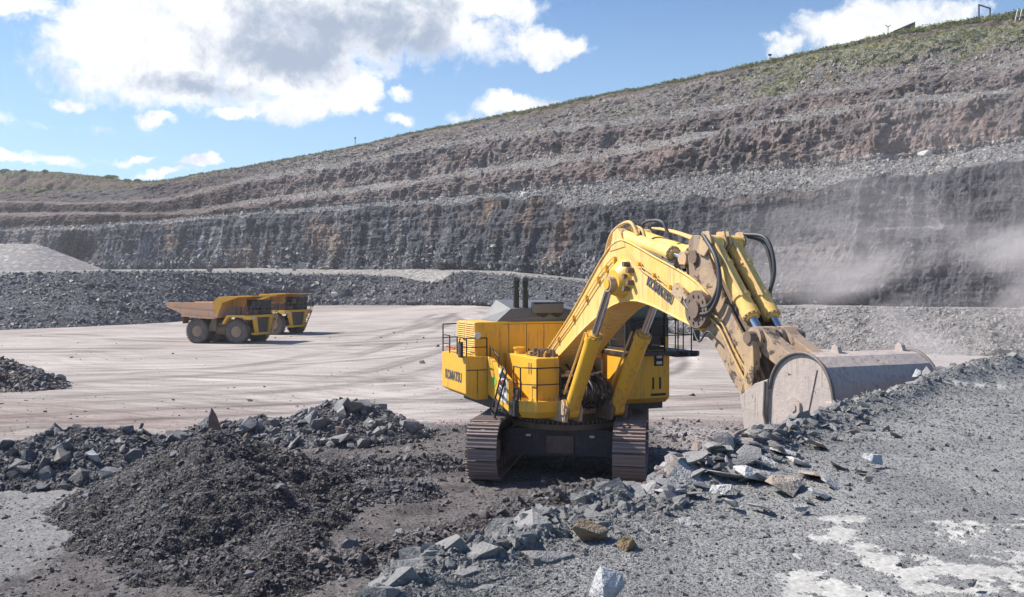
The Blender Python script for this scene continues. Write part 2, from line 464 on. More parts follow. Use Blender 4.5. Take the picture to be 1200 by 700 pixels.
def floor_mat():
    m, g, b = new_mat('dusty haul ground')
    tc = g.n('ShaderNodeTexCoord'); o = tc.outputs['Object']
    at = g.n('ShaderNodeAttribute', attribute_name='col').outputs['Color']
    road = g.n('ShaderNodeAttribute', attribute_name='road').outputs['Fac']
    # wheel tracks: long streaks that bend with a slow warp
    wn = g.n('ShaderNodeTexNoise', {'Vector': o, 'Scale': 0.018, 'Detail': 2})
    wv = g.n('ShaderNodeVectorMath', {0: wn.outputs['Color'], 1: (34, 34, 0)}, operation='MULTIPLY').outputs[0]
    p = g.n('ShaderNodeVectorMath', {0: o, 1: wv}, operation='ADD').outputs[0]
    kk = None; hh = None
    for ang, sc, fx in ((R(8), 2.4, 0.022), (R(-20), 1.7, 0.03), (R(38), 1.2, 0.05)):
        mp = g.n('ShaderNodeMapping', {'Vector': p, 'Rotation': (0, 0, ang)})
        mp2 = g.n('ShaderNodeMapping', {'Vector': mp.outputs[0], 'Scale': (fx, 1.0, 0)})
        n = g.noise(mp2.outputs[0], 0.75 * sc, 7, 0.62)
        v = g.n('ShaderNodeMapRange', {'Value': n, 'From Min': 0.34, 'From Max': 0.66, 'To Min': -1, 'To Max': 1})
        v = g.m('MULTIPLY', v, {R(8): 0.42, R(-20): 0.30}.get(ang, 0.2))
        kk = v if kk is None else g.m('ADD', kk, v)
    n1 = g.noise(o, 4.0, 8, 0.7); n2 = g.noise(o, 0.12, 6, 0.6, 0.5); n3 = g.noise(o, 14.0, 4, 0.7)
    tone = g.m('ADD', g.m('MULTIPLY', kk, road), g.m('ADD', g.m('MULTIPLY', g.m('SUBTRACT', n2, .5), 2.2), g.m('MULTIPLY', g.m('SUBTRACT', n1, .5), 1.5)))
    c = g.n('ShaderNodeVectorMath', {0: at, 'Scale': g.m('ADD', 1.0, g.m('MULTIPLY', tone, 0.42))}, operation='SCALE').outputs[0]
    pink = g.n('ShaderNodeMapRange', {'Value': kk, 'From Min': -0.1, 'From Max': -0.7, 'To Min': 0, 'To Max': 0.5})
    c = g.mix(g.m('MULTIPLY', pink, road), c, (0.22, 0.16, 0.148))
    n3 = g.m('ADD', g.m('MULTIPLY', n3, .6), g.m('MULTIPLY', g.noise(o, 5.0, 9, 0.85), .4))
    gr = g.n('ShaderNodeMapRange', {'Value': n3, 'From Min': 0.36, 'From Max': 0.64, 'To Min': g.m('SUBTRACT', 0.75, g.m('MULTIPLY', g.m('SUBTRACT', 1.0, road), .35)), 'To Max': g.m('ADD', 1.25, g.m('MULTIPLY', g.m('SUBTRACT', 1.0, road), .5))})
    c = g.n('ShaderNodeVectorMath', {0: c, 'Scale': gr}, operation='SCALE').outputs[0]
    lk(g, c, b.inputs['Base Color'])
    b.inputs['Roughness'].default_value = 0.9; b.inputs['Specular IOR Level'].default_value = 0.12
    bp = g.n('ShaderNodeBump', {'Height': g.m('ADD', g.m('ADD', n1, n3), g.m('MULTIPLY', kk, 1.2)), 'Strength': 0.55, 'Distance': 0.06})
    lk(g, bp, b.inputs['Normal'])
    return m

YEL = (0.87, 0.46, 0.02)
M_yel = paint('yellow machine paint', YEL, 0.26, (0.50, 0.40, 0.27), 0.38)
M_yel_d = paint('yellow paint paled by dust and sun glare', (0.87, 0.48, 0.04), 0.52, (0.80, 0.63, 0.35), 0.5, scale=0.8)  # pale dust colour also holds the sun glare of the lit boom side
M_yel_m = paint('scratched yellow paint caked with mud', (0.74, 0.46, 0.12), 0.72, (0.46, 0.35, 0.27), 0.6, scale=1.4, chips=0.55)
M_arm = paint('yellow arm paint half hidden by brown mud', (0.78, 0.52, 0.19), 0.85, (0.35, 0.255, 0.19), 0.6, scale=0.5, chips=0.85, lump=.3)
M_mud = paint('dried brown mud over steel', (0.10, 0.07, 0.055), 0.6, (0.26, 0.19, 0.15), 0.8, scale=2.2, lump=0.5)
M_blk = paint('black satin paint', (0.022, 0.024, 0.026), 0.22, (0.22, 0.20, 0.18), 0.45)
M_hood = paint('black hood paint greyed for sun sheen', (0.13, 0.132, 0.13), 0.4, (0.22, 0.21, 0.2), 0.35, spec=.6)  # grey base colour stands for the sun's sheen on black paint
M_steel = paint('worn track steel', (0.24, 0.19, 0.18), 0.6, (0.38, 0.30, 0.275), 0.5, 0.3, 3.0, lump=0.3)
M_frame = paint('dark blue grey carbody paint', (0.035, 0.042, 0.055), 0.38, (0.20, 0.14, 0.11), 0.6, scale=1.6)
M_bucket = paint('rock polished bucket steel', (0.33, 0.285, 0.265), 0.65, (0.50, 0.42, 0.38), 0.5, 0.1, 1.1, lump=0.4, chips=0.35)
M_rim = paint('dark worn bucket rim', (0.14, 0.12, 0.115), 0.4, (0.3, 0.26, 0.24), 0.55, 0.3, 2.0)
M_chrome = flat_mat('chromed rod', (0.62, 0.64, 0.68), 0.18, 1.0)
M_rail = flat_mat('black handrail', (0.018, 0.018, 0.02), 0.5)
M_hose = flat_mat('rubber hose', (0.06, 0.06, 0.065), 0.55)
M_pipe = paint('yellow steel pipe', (0.74, 0.45, 0.12), 0.4, (0.5, 0.42, 0.32), 0.5)
M_text = flat_mat('dark grey lettering', (0.09, 0.095, 0.12), 0.6)
M_black_txt = flat_mat('black lettering', (0.015, 0.015, 0.015), 0.6)
M_white = flat_mat('white sticker', (0.75, 0.75, 0.72), 0.6)
M_green = flat_mat('green sticker', (0.25, 0.55, 0.10), 0.6)
M_red = flat_mat('red plastic', (0.55, 0.03, 0.02), 0.4)
M_orange = flat_mat('orange rail', (0.75, 0.2, 0.03), 0.5)
M_tyre = paint('dusty tyre rubber', (0.07, 0.063, 0.058), 0.6, (0.20, 0.165, 0.145), 0.9, scale=1.0)
M_hub = paint('pinkish dusted wheel hub', (0.40, 0.27, 0.17), 0.6, (0.36, 0.26, 0.20), 0.8)
M_body_d = paint('orange tipper steel worn to pinkish tan', (0.92, 0.50, 0.27), 0.6, (0.82, 0.54, 0.38), 0.6, scale=0.6)
M_body_y = paint('orange yellow tipper paint', (0.95, 0.47, 0.03), 0.3, (0.8, 0.46, 0.2), 0.5)
M_chas = paint('brown dusted chassis', (0.12, 0.085, 0.06), 0.5, (0.24, 0.17, 0.12), 0.8)
M_grille = paint('grey dusty grille', (0.06, 0.05, 0.045), 0.5, (0.16, 0.13, 0.11), 0.7)
def glass():
    m, g, b = new_mat('tinted cab glass')
    b.inputs['Base Color'].default_value = (0.02, 0.03, 0.035, 1); b.inputs['Roughness'].default_value = 0.06
    b.inputs['Specular IOR Level'].default_value = 0.7
    b.inputs['Alpha'].default_value = 0.72
    return m
M_glass = glass()
M_lamp = flat_mat('lamp glass', (0.7, 0.72, 0.7), 0.15)
# ---------------------------------------------------------------- terrain
def wpt(x, y, Y):
    """point that the photo shows at (x, y), at distance Y"""
    return ((x - 600) / FOC * Y, Y, EYE + (HOR - y) / FOC * Y)

XS = np.concatenate([np.arange(-900, -40, 22), np.arange(-40, 1241, 1.7), np.arange(1262, 2100, 22)])
def tab(d):
    k = sorted(d); v = np.interp(XS, k, [d[i] for i in k])
    ker = np.ones(9) / 9; p = np.pad(v, 4, mode='edge'); return np.convolve(p, ker, 'valid')
yL = [
 {-900: 392, 0: 387, 100: 383, 200: 378, 300: 366, 365: 358, 480: 358, 560: 358, 600: 362, 700: 376, 800: 392, 900: 404, 1000: 412, 1100: 416, 1200: 419, 2100: 470},
 {-900: 330, 0: 322, 100: 319, 200: 318, 300: 321, 330: 322, 440: 323, 480: 327, 515: 333, 530: 322, 545: 319, 600: 322, 700: 331, 800: 347, 880: 361, 1000: 360, 1100: 362, 1200: 363, 2100: 380},
 {-900: 318, 0: 312, 100: 316, 200: 316, 300: 314, 400: 316, 500: 315, 600: 318, 700: 328, 800: 343, 900: 357, 1000: 358, 1100: 360, 1200: 361, 2100: 372},
 {-900: 273, 0: 271, 100: 270, 160: 264, 200: 262, 240: 257, 300: 252, 400: 247, 430: 243, 500: 240, 540: 239, 564: 234, 600: 233, 640: 230, 660: 243, 760: 236, 865: 229, 960: 219, 1057: 206, 1200: 188, 2100: 60},
 {-900: 270, 0: 268, 100: 266, 160: 261, 215: 256, 230: 255, 300: 249, 400: 241, 500: 235, 560: 228, 600: 226, 640: 221, 660: 218, 797: 209, 900: 200, 960: 195, 1057: 187, 1200: 168, 2100: 30},
 {-900: 255, 0: 254, 100: 252, 200: 252, 215: 253, 240: 250, 300: 240, 400: 228, 500: 215, 600: 200, 711: 187, 763: 178, 800: 172, 830: 162, 900: 147, 960: 136, 1057: 125, 1200: 110, 2100: -40},
 {-900: 251, 0: 250, 100: 249, 200: 250, 300: 235, 400: 222, 500: 209, 600: 193, 700: 178, 800: 163, 850: 154, 900: 143, 960: 133, 1057: 119, 1200: 106, 2100: -45},
 {-900: 238, 0: 238, 100: 240, 200: 237, 300: 214, 400: 197, 500: 177, 600: 162, 700: 152, 800: 140, 920: 116, 1057: 100, 1200: 80, 2100: -80},
 {-900: 236, 0: 236, 100: 238, 200: 233, 300: 208, 400: 191, 500: 172, 600: 156, 700: 146, 800: 135, 920: 113, 1057: 97, 1200: 77, 2100: -84},
 {-900: 222, 0: 223, 100: 222, 150: 221, 200: 214, 300: 197, 400: 180, 450: 170, 500: 159, 600: 141, 660: 133, 700: 122, 800: 103, 900: 82, 960: 68, 1057: 51, 1200: 32, 2100: -150},
 {-900: 190, 0: 200, 70: 202, 125: 208, 138: 208, 142: 212, 180: 213, 200: 211, 240: 203, 300: 194, 400: 176, 500: 153, 560: 141, 616: 130, 660: 121, 773: 101, 866: 81, 920: 68, 960: 60, 1057: 38, 1200: 14, 2100: -170},
]
dWall = {-900: 380, 0: 350, 200: 300, 400: 240, 600: 190, 800: 145, 1000: 115, 1200: 95, 2100: 60}
Y0 = {-900: 120, 0: 125, 100: 130, 200: 150, 300: 188, 365: 212, 450: 200, 500: 188, 560: 172, 600: 160, 700: 130, 800: 110, 900: 93, 1000: 83, 1100: 79, 1200: 76, 2100: 47}
Y1 = {-900: 152, 0: 157, 100: 160, 200: 180, 300: 214, 365: 226, 450: 218, 500: 204, 515: 198, 530: 184, 560: 184, 600: 172, 700: 140, 800: 119, 900: 103, 1000: 92, 1100: 88, 1200: 85, 2100: 54}
D = tab(dWall)
inc = [0, 3.5, 8, 3.5, 9, 4.5, 10, 20, 8]
yT = [tab(t) for t in yL]
YT = [tab(Y0), tab(Y1), D]
cur = D.copy(); sc_ = D / 120.0
for i, a in enumerate(inc[1:]):
    # benches are a little deeper where the pit is wider
    cur = cur + a * (0.75 + 0.25 * sc_) ; YT.append(cur.copy())
while len(YT) < len(yT): YT.append(YT[-1] + 8)
def P3(i):
    return np.stack([(XS - 600) / FOC * YT[i], YT[i], EYE + (HOR - yT[i]) / FOC * YT[i]], -1)
lines = [P3(i) for i in range(len(yT))]
top = lines[-1].copy(); back = top.copy(); back[:, 1] *= 1.0; dirb = top[:, :2] / np.linalg.norm(top[:, :2], axis=1)[:, None]
back[:, :2] = top[:, :2] + dirb * 260; lines.append(back)
cnt = [34, 10, 78, 18, 40, 8, 26, 8, 34, 12, 8]
#        a (horizontal, m)   b (vertical, m)    zone colour later
rows = []; band = []; tt = []
for i, n in enumerate(cnt):
    for k in range(n):
        t = k / n
        rows.append(lines[i] * (1 - t) + lines[i + 1] * t); band.append(i); tt.append(t)
rows.append(lines[-1]); band.append(len(cnt) - 1); tt.append(1.0)
G = np.array(rows); band = np.array(band); tt = np.array(tt)
NRW, NCL = G.shape[:2]
bt = band + tt
# horizontal pit-side normal from the crest line direction
tg = np.gradient(G[:, :, :2], axis=1); tg /= (np.linalg.norm(tg, axis=2)[..., None] + 1e-9)
ker = np.ones(41) / 41
for c in range(2):
    for r in range(NRW):
        tg[r, :, c] = np.convolve(np.pad(tg[r, :, c], 20, mode='edge'), ker, 'valid')
nh = np.stack([tg[..., 1], -tg[..., 0]], -1); nh /= np.linalg.norm(nh, axis=2)[..., None]
# arc length along the wall, for fracture and bedding patterns
gx, gy, gz = G[..., 0], G[..., 1], G[..., 2]
ax = np.interp(bt, [0, .15, 1, 2, 2.1, 2.9, 3.0, 3.4, 4, 4.4, 5, 6, 6.5, 7, 8, 8.5, 9.5, 10, 11],
                   [0, .8, .5, .3, .9, .9, .6, .5, .7, 1.3, .8, .8, 1.3, .9, .9, 1.3, .9, .25, .3])[:, None]
bz = np.interp(bt, [0, .2, .9, 1, 2, 2.3, 3, 3.5, 4, 5, 6, 7, 8, 9, 10, 11],
                   [.05, .8, .6, .25, .2, .1, .45, .6, .5, .5, .5, .6, .6, .7, .35, .6])[:, None]
s1 = (gx * 0.64 - gy * 0.77)       # along the wall
s2 = (gx * 0.77 + gy * 0.64)
Nbig = fbm(s1 * 0.035, s2 * 0.02, gz * 0.03, 3)
Nbut = fbm(s1 * 0.11, s2 * 0.04, gz * 0.022, 5, 0.55, ridged=True)
Nfin = fbm(s1 * 0.55, s2 * 0.3, gz * 0.4, 4, 0.6)
Nbed = fbm(s1 * 0.05, s2 * 0.04, gz * 0.55, 3, 0.55)
Nst = fbm(s1 * 0.015, s2 * 0.012, gz * 0.42 + 11, 3, .6) * 3.5; Nst = (np.floor(Nst) + sstep(.6, 1.0, Nst - np.floor(Nst))) / 3.5
hd = 3.2 * Nbig + 2.6 * Nbut + 0.8 * Nfin + 0.5 * Nbed + 0.35 * Nst
blk = fbm(s1 * 0.22, s2 * 0.1, gz * 0.16, 3, .6) * 4.0; blk = (np.floor(blk) + sstep(.75, 1.0, blk - np.floor(blk))) / 4.0
blk2 = fbm(s1 * 0.5, s2 * 0.3, gz * 0.5 + 40, 2, .6) * 4.0; blk2 = (np.floor(blk2) + sstep(.7, 1.0, blk2 - np.floor(blk2))) / 4.0
kb_ = np.interp(bt, [0, 1.9, 2.05, 3, 3.2, 4, 4.2, 12], [.15, .15, .22, .22, .2, .25, .34, .34])[:, None]
hd = (hd + (3.4 * blk + 1.2 * blk2) * kb_) * ax
# upper benches: gullied spill slopes
gull = fbm(s1 * 0.09 + gz * 0.06, s2 * 0.03, gz * 0.02, 4, 0.55, ridged=True)
hd = hd + (np.where((bt > 4) & (bt < 9.4), 1, 0) * 1.9 * np.sin(np.clip((bt - 4) / 5.4, 0, 1) * math.pi) ** 0.5)[:, None] * gull
# talus aprons at the foot of the lower face
apr = np.clip(fbm(s1 * 0.05 + 3.1, 0, 0, 3) * 2.2 - 0.15, 0, 1)
hb = (np.clip(1 - (bt - 2) / 0.42, 0, 1) * (bt >= 2))[:, None]
hd = hd + apr * hb * 4.2
gz2 = gz + bz * (1.1 * fbm(gx * 0.16, gy * 0.16, 3.3, 5, 0.6))
cwob = fbm(s1 * 0.12, 0, 7.7, 4, 0.6)
crest = (np.exp(-((bt - 3) / 0.18) ** 2) + np.exp(-((bt - 5) / 0.3) ** 2) + np.exp(-((bt - 7) / 0.3) ** 2))[:, None]
gz2 = gz2 + cwob * crest * 1.3
W = np.stack([gx + nh[..., 0] * hd, gy + nh[..., 1] * hd, gz2], -1)
XI = np.broadcast_to(XS, (NRW, NCL))

def mixc(a, b, t): return a * (1 - t[..., None]) + np.asarray(b) * t[..., None]
colr = np.zeros((NRW, NCL, 3))
def setc(lo, hi, c):
    m = (bt >= lo) & (bt < hi); colr[m] = c
BLUE = np.array((0.125, 0.127, 0.145)); GREYR = np.array((0.25, 0.24, 0.24)); PURP = np.array((0.30, 0.245, 0.23))
PINK = np.array((0.46, 0.32, 0.275)); SCREE = np.array((0.33, 0.315, 0.305)); PALE = np.array((0.44, 0.42, 0.40)); BROWN = np.array((0.20, 0.145, 0.115))
setc(0, 1, (0.15, 0.16, 0.18)); setc(1, 2, PALE); setc(2, 3, BLUE); setc(3, 4, (0.30, 0.29, 0.285)); setc(4, 5, PURP * 1.15)
setc(5, 6, SCREE); setc(6, 7, PURP * 1.1); setc(7, 8, SCREE); setc(8, 9, (0.27, 0.235, 0.21)); setc(9, 10, (0.20, 0.165, 0.14)); setc(10, 12, (0.10, 0.115, 0.045))
btw = bt[:, None] + 0.16 * Nfin + 0.12 * cwob
# the bank on the right is pale gravel
t = sstep(620, 860, XI) * ((bt < 1.05)[:, None]); colr = mixc(colr, (0.36, 0.34, 0.33), t)
# lower face: brown patches, pale rubbed columns, streaks
f = ((bt > 2) & (bt <= 3))[:, None] * np.ones_like(XI)
br = sstep(0.12, 0.42, fbm(s1 * 0.06, s2 * .02, gz * 0.045 + 4, 4, .6))
colr = mixc(colr, (0.34, 0.24, 0.185), f * br * 0.85)
pale = sstep(0.1, 0.4, fbm(s1 * 0.14, 0.3, gz * 0.03 + 9, 4, .6)) * sstep(720, 500, XI)
colr = mixc(colr, (0.33, 0.31, 0.305), f * pale * 0.55)
stk = sstep(0.14, 0.40, fbm(s1 * 0.32, 1.3, gz * 0.035 + 2, 3, .5)) * sstep(2.98, 2.7, btw) * sstep(700, 300, XI)
colr = mixc(colr, (0.44, 0.46, 0.50), f * stk * 0.65)
bedp = sstep(0.12, 0.4, fbm(s1 * 0.02, 0.1, gz * 0.28 + 5, 4, .55)) * sstep(700, 860, XI)
colr = mixc(colr, (0.31, 0.27, 0.26), f * bedp * 0.75)
# white quartz veins on the near part
vn = np.abs(perlin(s1 * 0.07 + gz * 0.13 + 1.7 + .5 * perlin(s1 * .2, gz * .2), gz * 0.035, 2.2)); vm = sstep(0.1, 0.35, fbm(s1 * 0.05, gz * 0.05, 12.1, 2))
colr = mixc(colr, (0.62, 0.62, 0.62), f * sstep(0.012, 0.004, vn) * vm * sstep(870, 960, XI) * 0.5)
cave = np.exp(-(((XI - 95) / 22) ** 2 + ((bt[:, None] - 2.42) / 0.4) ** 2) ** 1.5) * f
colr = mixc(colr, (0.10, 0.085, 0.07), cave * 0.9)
W[..., 1] += cave * 9; W[..., 0] -= cave * 4
colr = mixc(colr, (0.34, 0.29, 0.27), f * sstep(90, 40, XI) * 0.8)
# upper faces: pink exposed rock low in each face
fu = ((bt > 4) & (bt < 5))[:, None] * sstep(4.78, 4.5, btw)
colr = mixc(colr, PINK, fu * sstep(-0.12, 0.2, fbm(s1 * 0.06, 0.2, gz * .03 + 7, 4)) * sstep(560, 760, XI) * 0.9)
fu = ((bt > 4) & (bt < 9))[:, None]
colr = mixc(colr, (0.36, 0.26, 0.23), fu * sstep(0.05, 0.35, fbm(s1 * 0.05, s2 * .05, gz * .06 + 17, 4)) * 0.7)
colr = mixc(colr, (0.34, 0.325, 0.31), fu * sstep(0.05, 0.35, gull) * 0.35)
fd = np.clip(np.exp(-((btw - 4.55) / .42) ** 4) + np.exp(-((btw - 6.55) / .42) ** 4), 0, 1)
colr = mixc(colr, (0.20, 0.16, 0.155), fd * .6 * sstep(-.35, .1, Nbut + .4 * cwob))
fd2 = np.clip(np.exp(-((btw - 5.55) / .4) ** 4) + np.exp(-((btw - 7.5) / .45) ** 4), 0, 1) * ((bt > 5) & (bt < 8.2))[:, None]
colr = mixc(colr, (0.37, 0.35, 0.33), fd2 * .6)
colr = mixc(colr, (0.155, 0.15, 0.155), fu * sstep(0.2, 0.45, fbm(s1 * 0.09, s2 * .09, gz * .12 + 27, 4)) * 0.6)
# left terraces are brown and pink; face bands darkened further to stand for shade
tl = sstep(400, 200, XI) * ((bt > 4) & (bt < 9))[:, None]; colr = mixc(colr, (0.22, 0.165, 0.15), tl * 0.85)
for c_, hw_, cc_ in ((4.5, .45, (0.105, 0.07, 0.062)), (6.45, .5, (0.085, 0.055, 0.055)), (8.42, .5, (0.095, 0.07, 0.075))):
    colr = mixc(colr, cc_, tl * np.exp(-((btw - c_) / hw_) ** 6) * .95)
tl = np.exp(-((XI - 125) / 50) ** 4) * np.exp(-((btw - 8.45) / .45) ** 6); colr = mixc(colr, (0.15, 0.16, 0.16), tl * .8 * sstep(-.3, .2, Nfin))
# middle distance: darker purple faces with pale spill between
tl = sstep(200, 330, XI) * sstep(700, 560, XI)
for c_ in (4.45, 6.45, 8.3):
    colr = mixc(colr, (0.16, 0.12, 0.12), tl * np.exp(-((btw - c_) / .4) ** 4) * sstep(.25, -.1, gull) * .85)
tl = sstep(330, 150, XI) * ((bt > 3) & (bt < 4))[:, None]; colr = mixc(colr, (0.36, 0.31, 0.29), tl)
tl = sstep(300, 150, XI) * ((bt > 9) & (bt < 9.85))[:, None]; colr = mixc(colr, (0.165, 0.115, 0.098), tl)
# grass and weeds
gr = sstep(0.0, 0.3, fbm(s1 * 0.10, s2 * 0.10, gz * 0.12 + 3, 4, .6) + 0.55 * sstep(8.1, 8.7, btw) * sstep(820, 960, XI) - 0.12) * ((bt > 7.6) & (bt < 9.3))[:, None]
colr = mixc(colr, (0.31, 0.31, 0.20), gr * (0.25 + 0.6 * sstep(700, 950, XI)))
rim = sstep(9.45, 9.8, btw); colr = mixc(colr, (0.17, 0.19, 0.075), rim * (0.4 + 0.6 * sstep(0.0, .25, fbm(s1 * .1, s2 * .1, 5, 3))))
yl = sstep(0.35, 0.5, fbm(s1 * 0.3, s2 * 0.3, gz * .3, 3)) * ((bt > 7.8) & (bt < 9.2))[:, None]; colr = mixc(colr, (0.42, 0.34, 0.05), yl * 0.55)
y2 = np.exp(-((bt[:, None] - 9.0) / 0.12) ** 2) * sstep(430, 100, XI) * sstep(-.1, .2, fbm(s1 * .1, 0, 3, 3)); colr = mixc(colr, (0.24, 0.25, 0.07), y2 * 0.9)
face = np.interp(bt, [0, 1.9, 2.05, 2.9, 3.1, 4, 4.1, 4.7, 5, 6, 6.1, 7, 8, 12], [0, 0, 1, 1, .1, .1, 1, .7, .1, .2, .8, .4, .2, 0])[:, None] * np.ones_like(XI)

M_wall = ground_mat('quarried rock', fine=1.1, coarse=0.16, bumpd=0.9, bump=0.75, var=0.42, wallish=True, spec=0.15)
rs = lambda lo, hi: np.where((bt >= lo) & (bt <= hi))[0]
secs = [('rubble_bank', 0, 1, 'bank of dark blue grey broken rock running along the back of the pit floor', 'rubble bank'),
        ('haul_bench', 1, 2, 'pale dusty bench between the rubble bank and the foot of the dark face', 'bench'),
        ('lower_rock_face', 2, 3, 'tall dark blue grey vertical rock face with brown patches and pale streaks', 'rock face'),
        ('scree_bench', 3, 4, 'narrow bench of loose grey scree on top of the dark rock face', 'bench'),
        ('upper_rock_face', 4, 5, 'pinkish stained rock face above the scree bench', 'rock face'),
        ('spill_terraces', 5, 8, 'gullied purple grey terraces of spilled rock below the grassy slope', 'terraces'),
        ('weedy_slope', 8, 9, 'weed dotted gravel slope under the rim of the pit', 'slope'),
        ('rim_plateau', 9, 12, 'grassy rim and flat land round the top of the pit', 'ground')]
colr = colr * np.interp(bt, [0, 1, 2, 2.05, 3, 3.1, 12], [.9, .9, .9, .78, .78, .88, .88])[:, None, None]
WALL = {}
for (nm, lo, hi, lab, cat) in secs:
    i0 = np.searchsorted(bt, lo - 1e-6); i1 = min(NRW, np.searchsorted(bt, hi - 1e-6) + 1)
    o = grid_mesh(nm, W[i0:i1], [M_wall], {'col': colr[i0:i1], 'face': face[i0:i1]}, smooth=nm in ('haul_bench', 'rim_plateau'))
    tag(o, lab, cat, kind='structure'); WALL[nm] = (i0, i1)

# ---- pit floor, one sheet
y0t = tab(yL[0]); Y0t = tab(Y0); z0t = EYE + (HOR - y0t) / FOC * Y0t
def xcol(X, Y): return 600 + FOC * X / Y
def floor_z(X, Y):
    x = xcol(X, Y); Ye = np.interp(x, XS, Y0t); ze = np.interp(x, XS, z0t)
    return ze * sstep(60, 1, (Ye - Y) / np.maximum(Ye - 60, 1) * 60 + 0.5)
def floor_z(X, Y):
    x = xcol(X, Y); Ye = np.interp(x, XS, Y0t); ze = np.interp(x, XS, z0t)
    t = np.clip((Y - 55) / np.maximum(Ye - 55, 1), 0, 1.15)
    rough = sstep(44, 34, Y)
    return ze * t ** 1.5 + rough * (0.14 * fbm(X * 0.5, Y * 0.5, 1.0, 4) + 0.07 * fbm(X * 1.6 - Y * .5, Y * 1.9, 1.0, 4, .6, True)) + 0.05 * fbm(X * 0.15, Y * 0.15, 2.0, 3) * sstep(20, 40, Y)
nrF = 430; k = np.linspace(0, 1, nrF)[:, None]
xsF = np.concatenate([np.arange(-1500, -40, 30), np.arange(-40, 1241, 2.1), np.arange(1270, 2300, 30)])
Yend = np.interp(xsF, XS, Y0t) + 7
FY = np.exp(np.log(5.0) * (1 - k) + np.log(Yend)[None, :] * k); FX = (xsF[None, :] - 600) / FOC * FY
FZ = floor_z(FX, FY)
fx = FX; fy = FY
cF = np.ones(FX.shape + (3,)) * np.array((0.295, 0.258, 0.238))
cF = mixc(cF, (0.38, 0.345, 0.322), sstep(-.1, .3, fbm(fx * 0.02, fy * 0.02, 4.4, 4)) * .8)
cF = mixc(cF, (0.25, 0.195, 0.18), sstep(-.05, .3, fbm(fx * 0.03, fy * 0.09, 8.4, 4)) * sstep(75, 45, fy) * .8)
bnd = fbm(fx * 0.12, fy * 0.12, 5.5, 4) * 4
nb = np.interp(fx, [-30, -16, -13, -9, -4, 0, 6], [29, 30.5, 33.5, 35.5, 38, 39, 39])
near = sstep(1.6, -1.6, fy + bnd * .5 - nb)
cF = mixc(cF, (0.115, 0.104, 0.103), near)
cF = mixc(cF, (0.07, 0.064, 0.065), near * sstep(0, .3, fbm(fx * .5, fy * .9, 33.1, 4)))
rgt = sstep(4.5, 7, fx + bnd * .3) * near; cF = mixc(cF, (0.25, 0.225, 0.215), rgt)
XF = np.broadcast_to(xsF, FX.shape)
lft = sstep(-10.2, -11.4, fx + bnd * .15) * sstep(28.5, 25.5, fy + bnd * .2); cF = mixc(cF, (0.18, 0.176, 0.176), lft)
dk = sstep(0.1, .4, fbm(fx * 0.05, fy * 0.05, 15.4, 4)) * sstep(80, 105, fy) * sstep(440, 520, XF) * sstep(700, 560, XF); cF = mixc(cF, (0.20, 0.19, 0.19), dk * .9)
# wheel tracks pressed into the dust: pairs of soft bands along curved runs
def track_dist(X, Y, pts):
    q = np.array([tuple(v) for v in bez([(a, b, 0) for a, b in pts], 36)])[:, :2]
    best = np.full(X.shape, 1e9); sgn = np.zeros(X.shape)
    for a, b in zip(q[:-1], q[1:]):
        d = b - a; L2 = (d ** 2).sum() + 1e-9
        t = np.clip(((X - a[0]) * d[0] + (Y - a[1]) * d[1]) / L2, 0, 1)
        dd = np.hypot(X - a[0] - t * d[0], Y - a[1] - t * d[1]); best = np.minimum(best, dd)
    return best
rt = random.Random(8)
runs = [[(-60, 44), (-30, 46), (-12, 56), (-5, 80), (2, 120)], [(-70, 58), (-40, 56), (-20, 66), (-14, 95), (-10, 140)], [(-50, 38), (-22, 41), (-4, 48), (10, 62), (16, 90)],
        [(-80, 92), (-50, 84), (-24, 88), (0, 100), (20, 110)], [(-30, 36), (-12, 44), (8, 46), (24, 52), (40, 62)], [(-60, 70), (-35, 66), (-15, 74), (-2, 100), (-8, 150)],
        [(-26, 62), (-8, 58), (8, 66), (14, 84), (4, 104), (-14, 108)], [(-60, 110), (-36, 100), (-16, 112), (-12, 150)], [(-40, 50), (-18, 52), (0, 62), (12, 80), (20, 100)]]
for i, run in enumerate(runs):
    D_ = track_dist(fx, fy, run)
    brk = sstep(-.35, .1, fbm(fx * .08, fy * .08, 40.0 + i, 3)); far_ = 1 + fy / 120
    for gsp in (1.6, 2.5):
        band_ = np.exp(-((D_ - gsp) / (.28 * far_)) ** 2) * brk
        cF = cF * (1 + (rt.choice((-.42, -.3, .30))) * band_[..., None] * (1 - near)[..., None])
M_floor = floor_mat()
pf = grid_mesh('pit_floor', np.stack([FX, FY, FZ], -1), [M_floor], {'col': cF, 'road': 1 - near})
tag(pf, 'wide pale dusty pit floor streaked with wheel tracks', 'ground', kind='structure')

# ---- rubble heaps and ridges on the pit floor
def heap_height(X, Y, spine, slope, nz=0.22, seed=0.0, flat=0.0):
    best = np.full(X.shape, -9.0)
    for a, b in zip(spine[:-1], spine[1:]):
        ax_, ay_, az_ = a; bx_, by_, bz_ = b
        dx, dy = bx_ - ax_, by_ - ay_; L2 = dx * dx + dy * dy
        t = np.clip(((X - ax_) * dx + (Y - ay_) * dy) / L2, 0, 1)
        d = np.hypot(X - ax_ - t * dx, Y - ay_ - t * dy)
        H = az_ + t * (bz_ - az_)
        rr = 0.22
        h = H - slope * (np.sqrt(d * d + rr * rr) - rr)
        best = np.maximum(best, h)
    n = fbm(X * 0.9 + seed, Y * 0.9, seed, 5, 0.6)
    return best + nz * n + 0.05 * fbm(X * 5, Y * 5, seed, 3)
HEAPS = {}
M_heap = ground_mat('dark broken rock', fine=9.0, coarse=1.2, bumpd=0.12, bump=0.9, var=0.6)
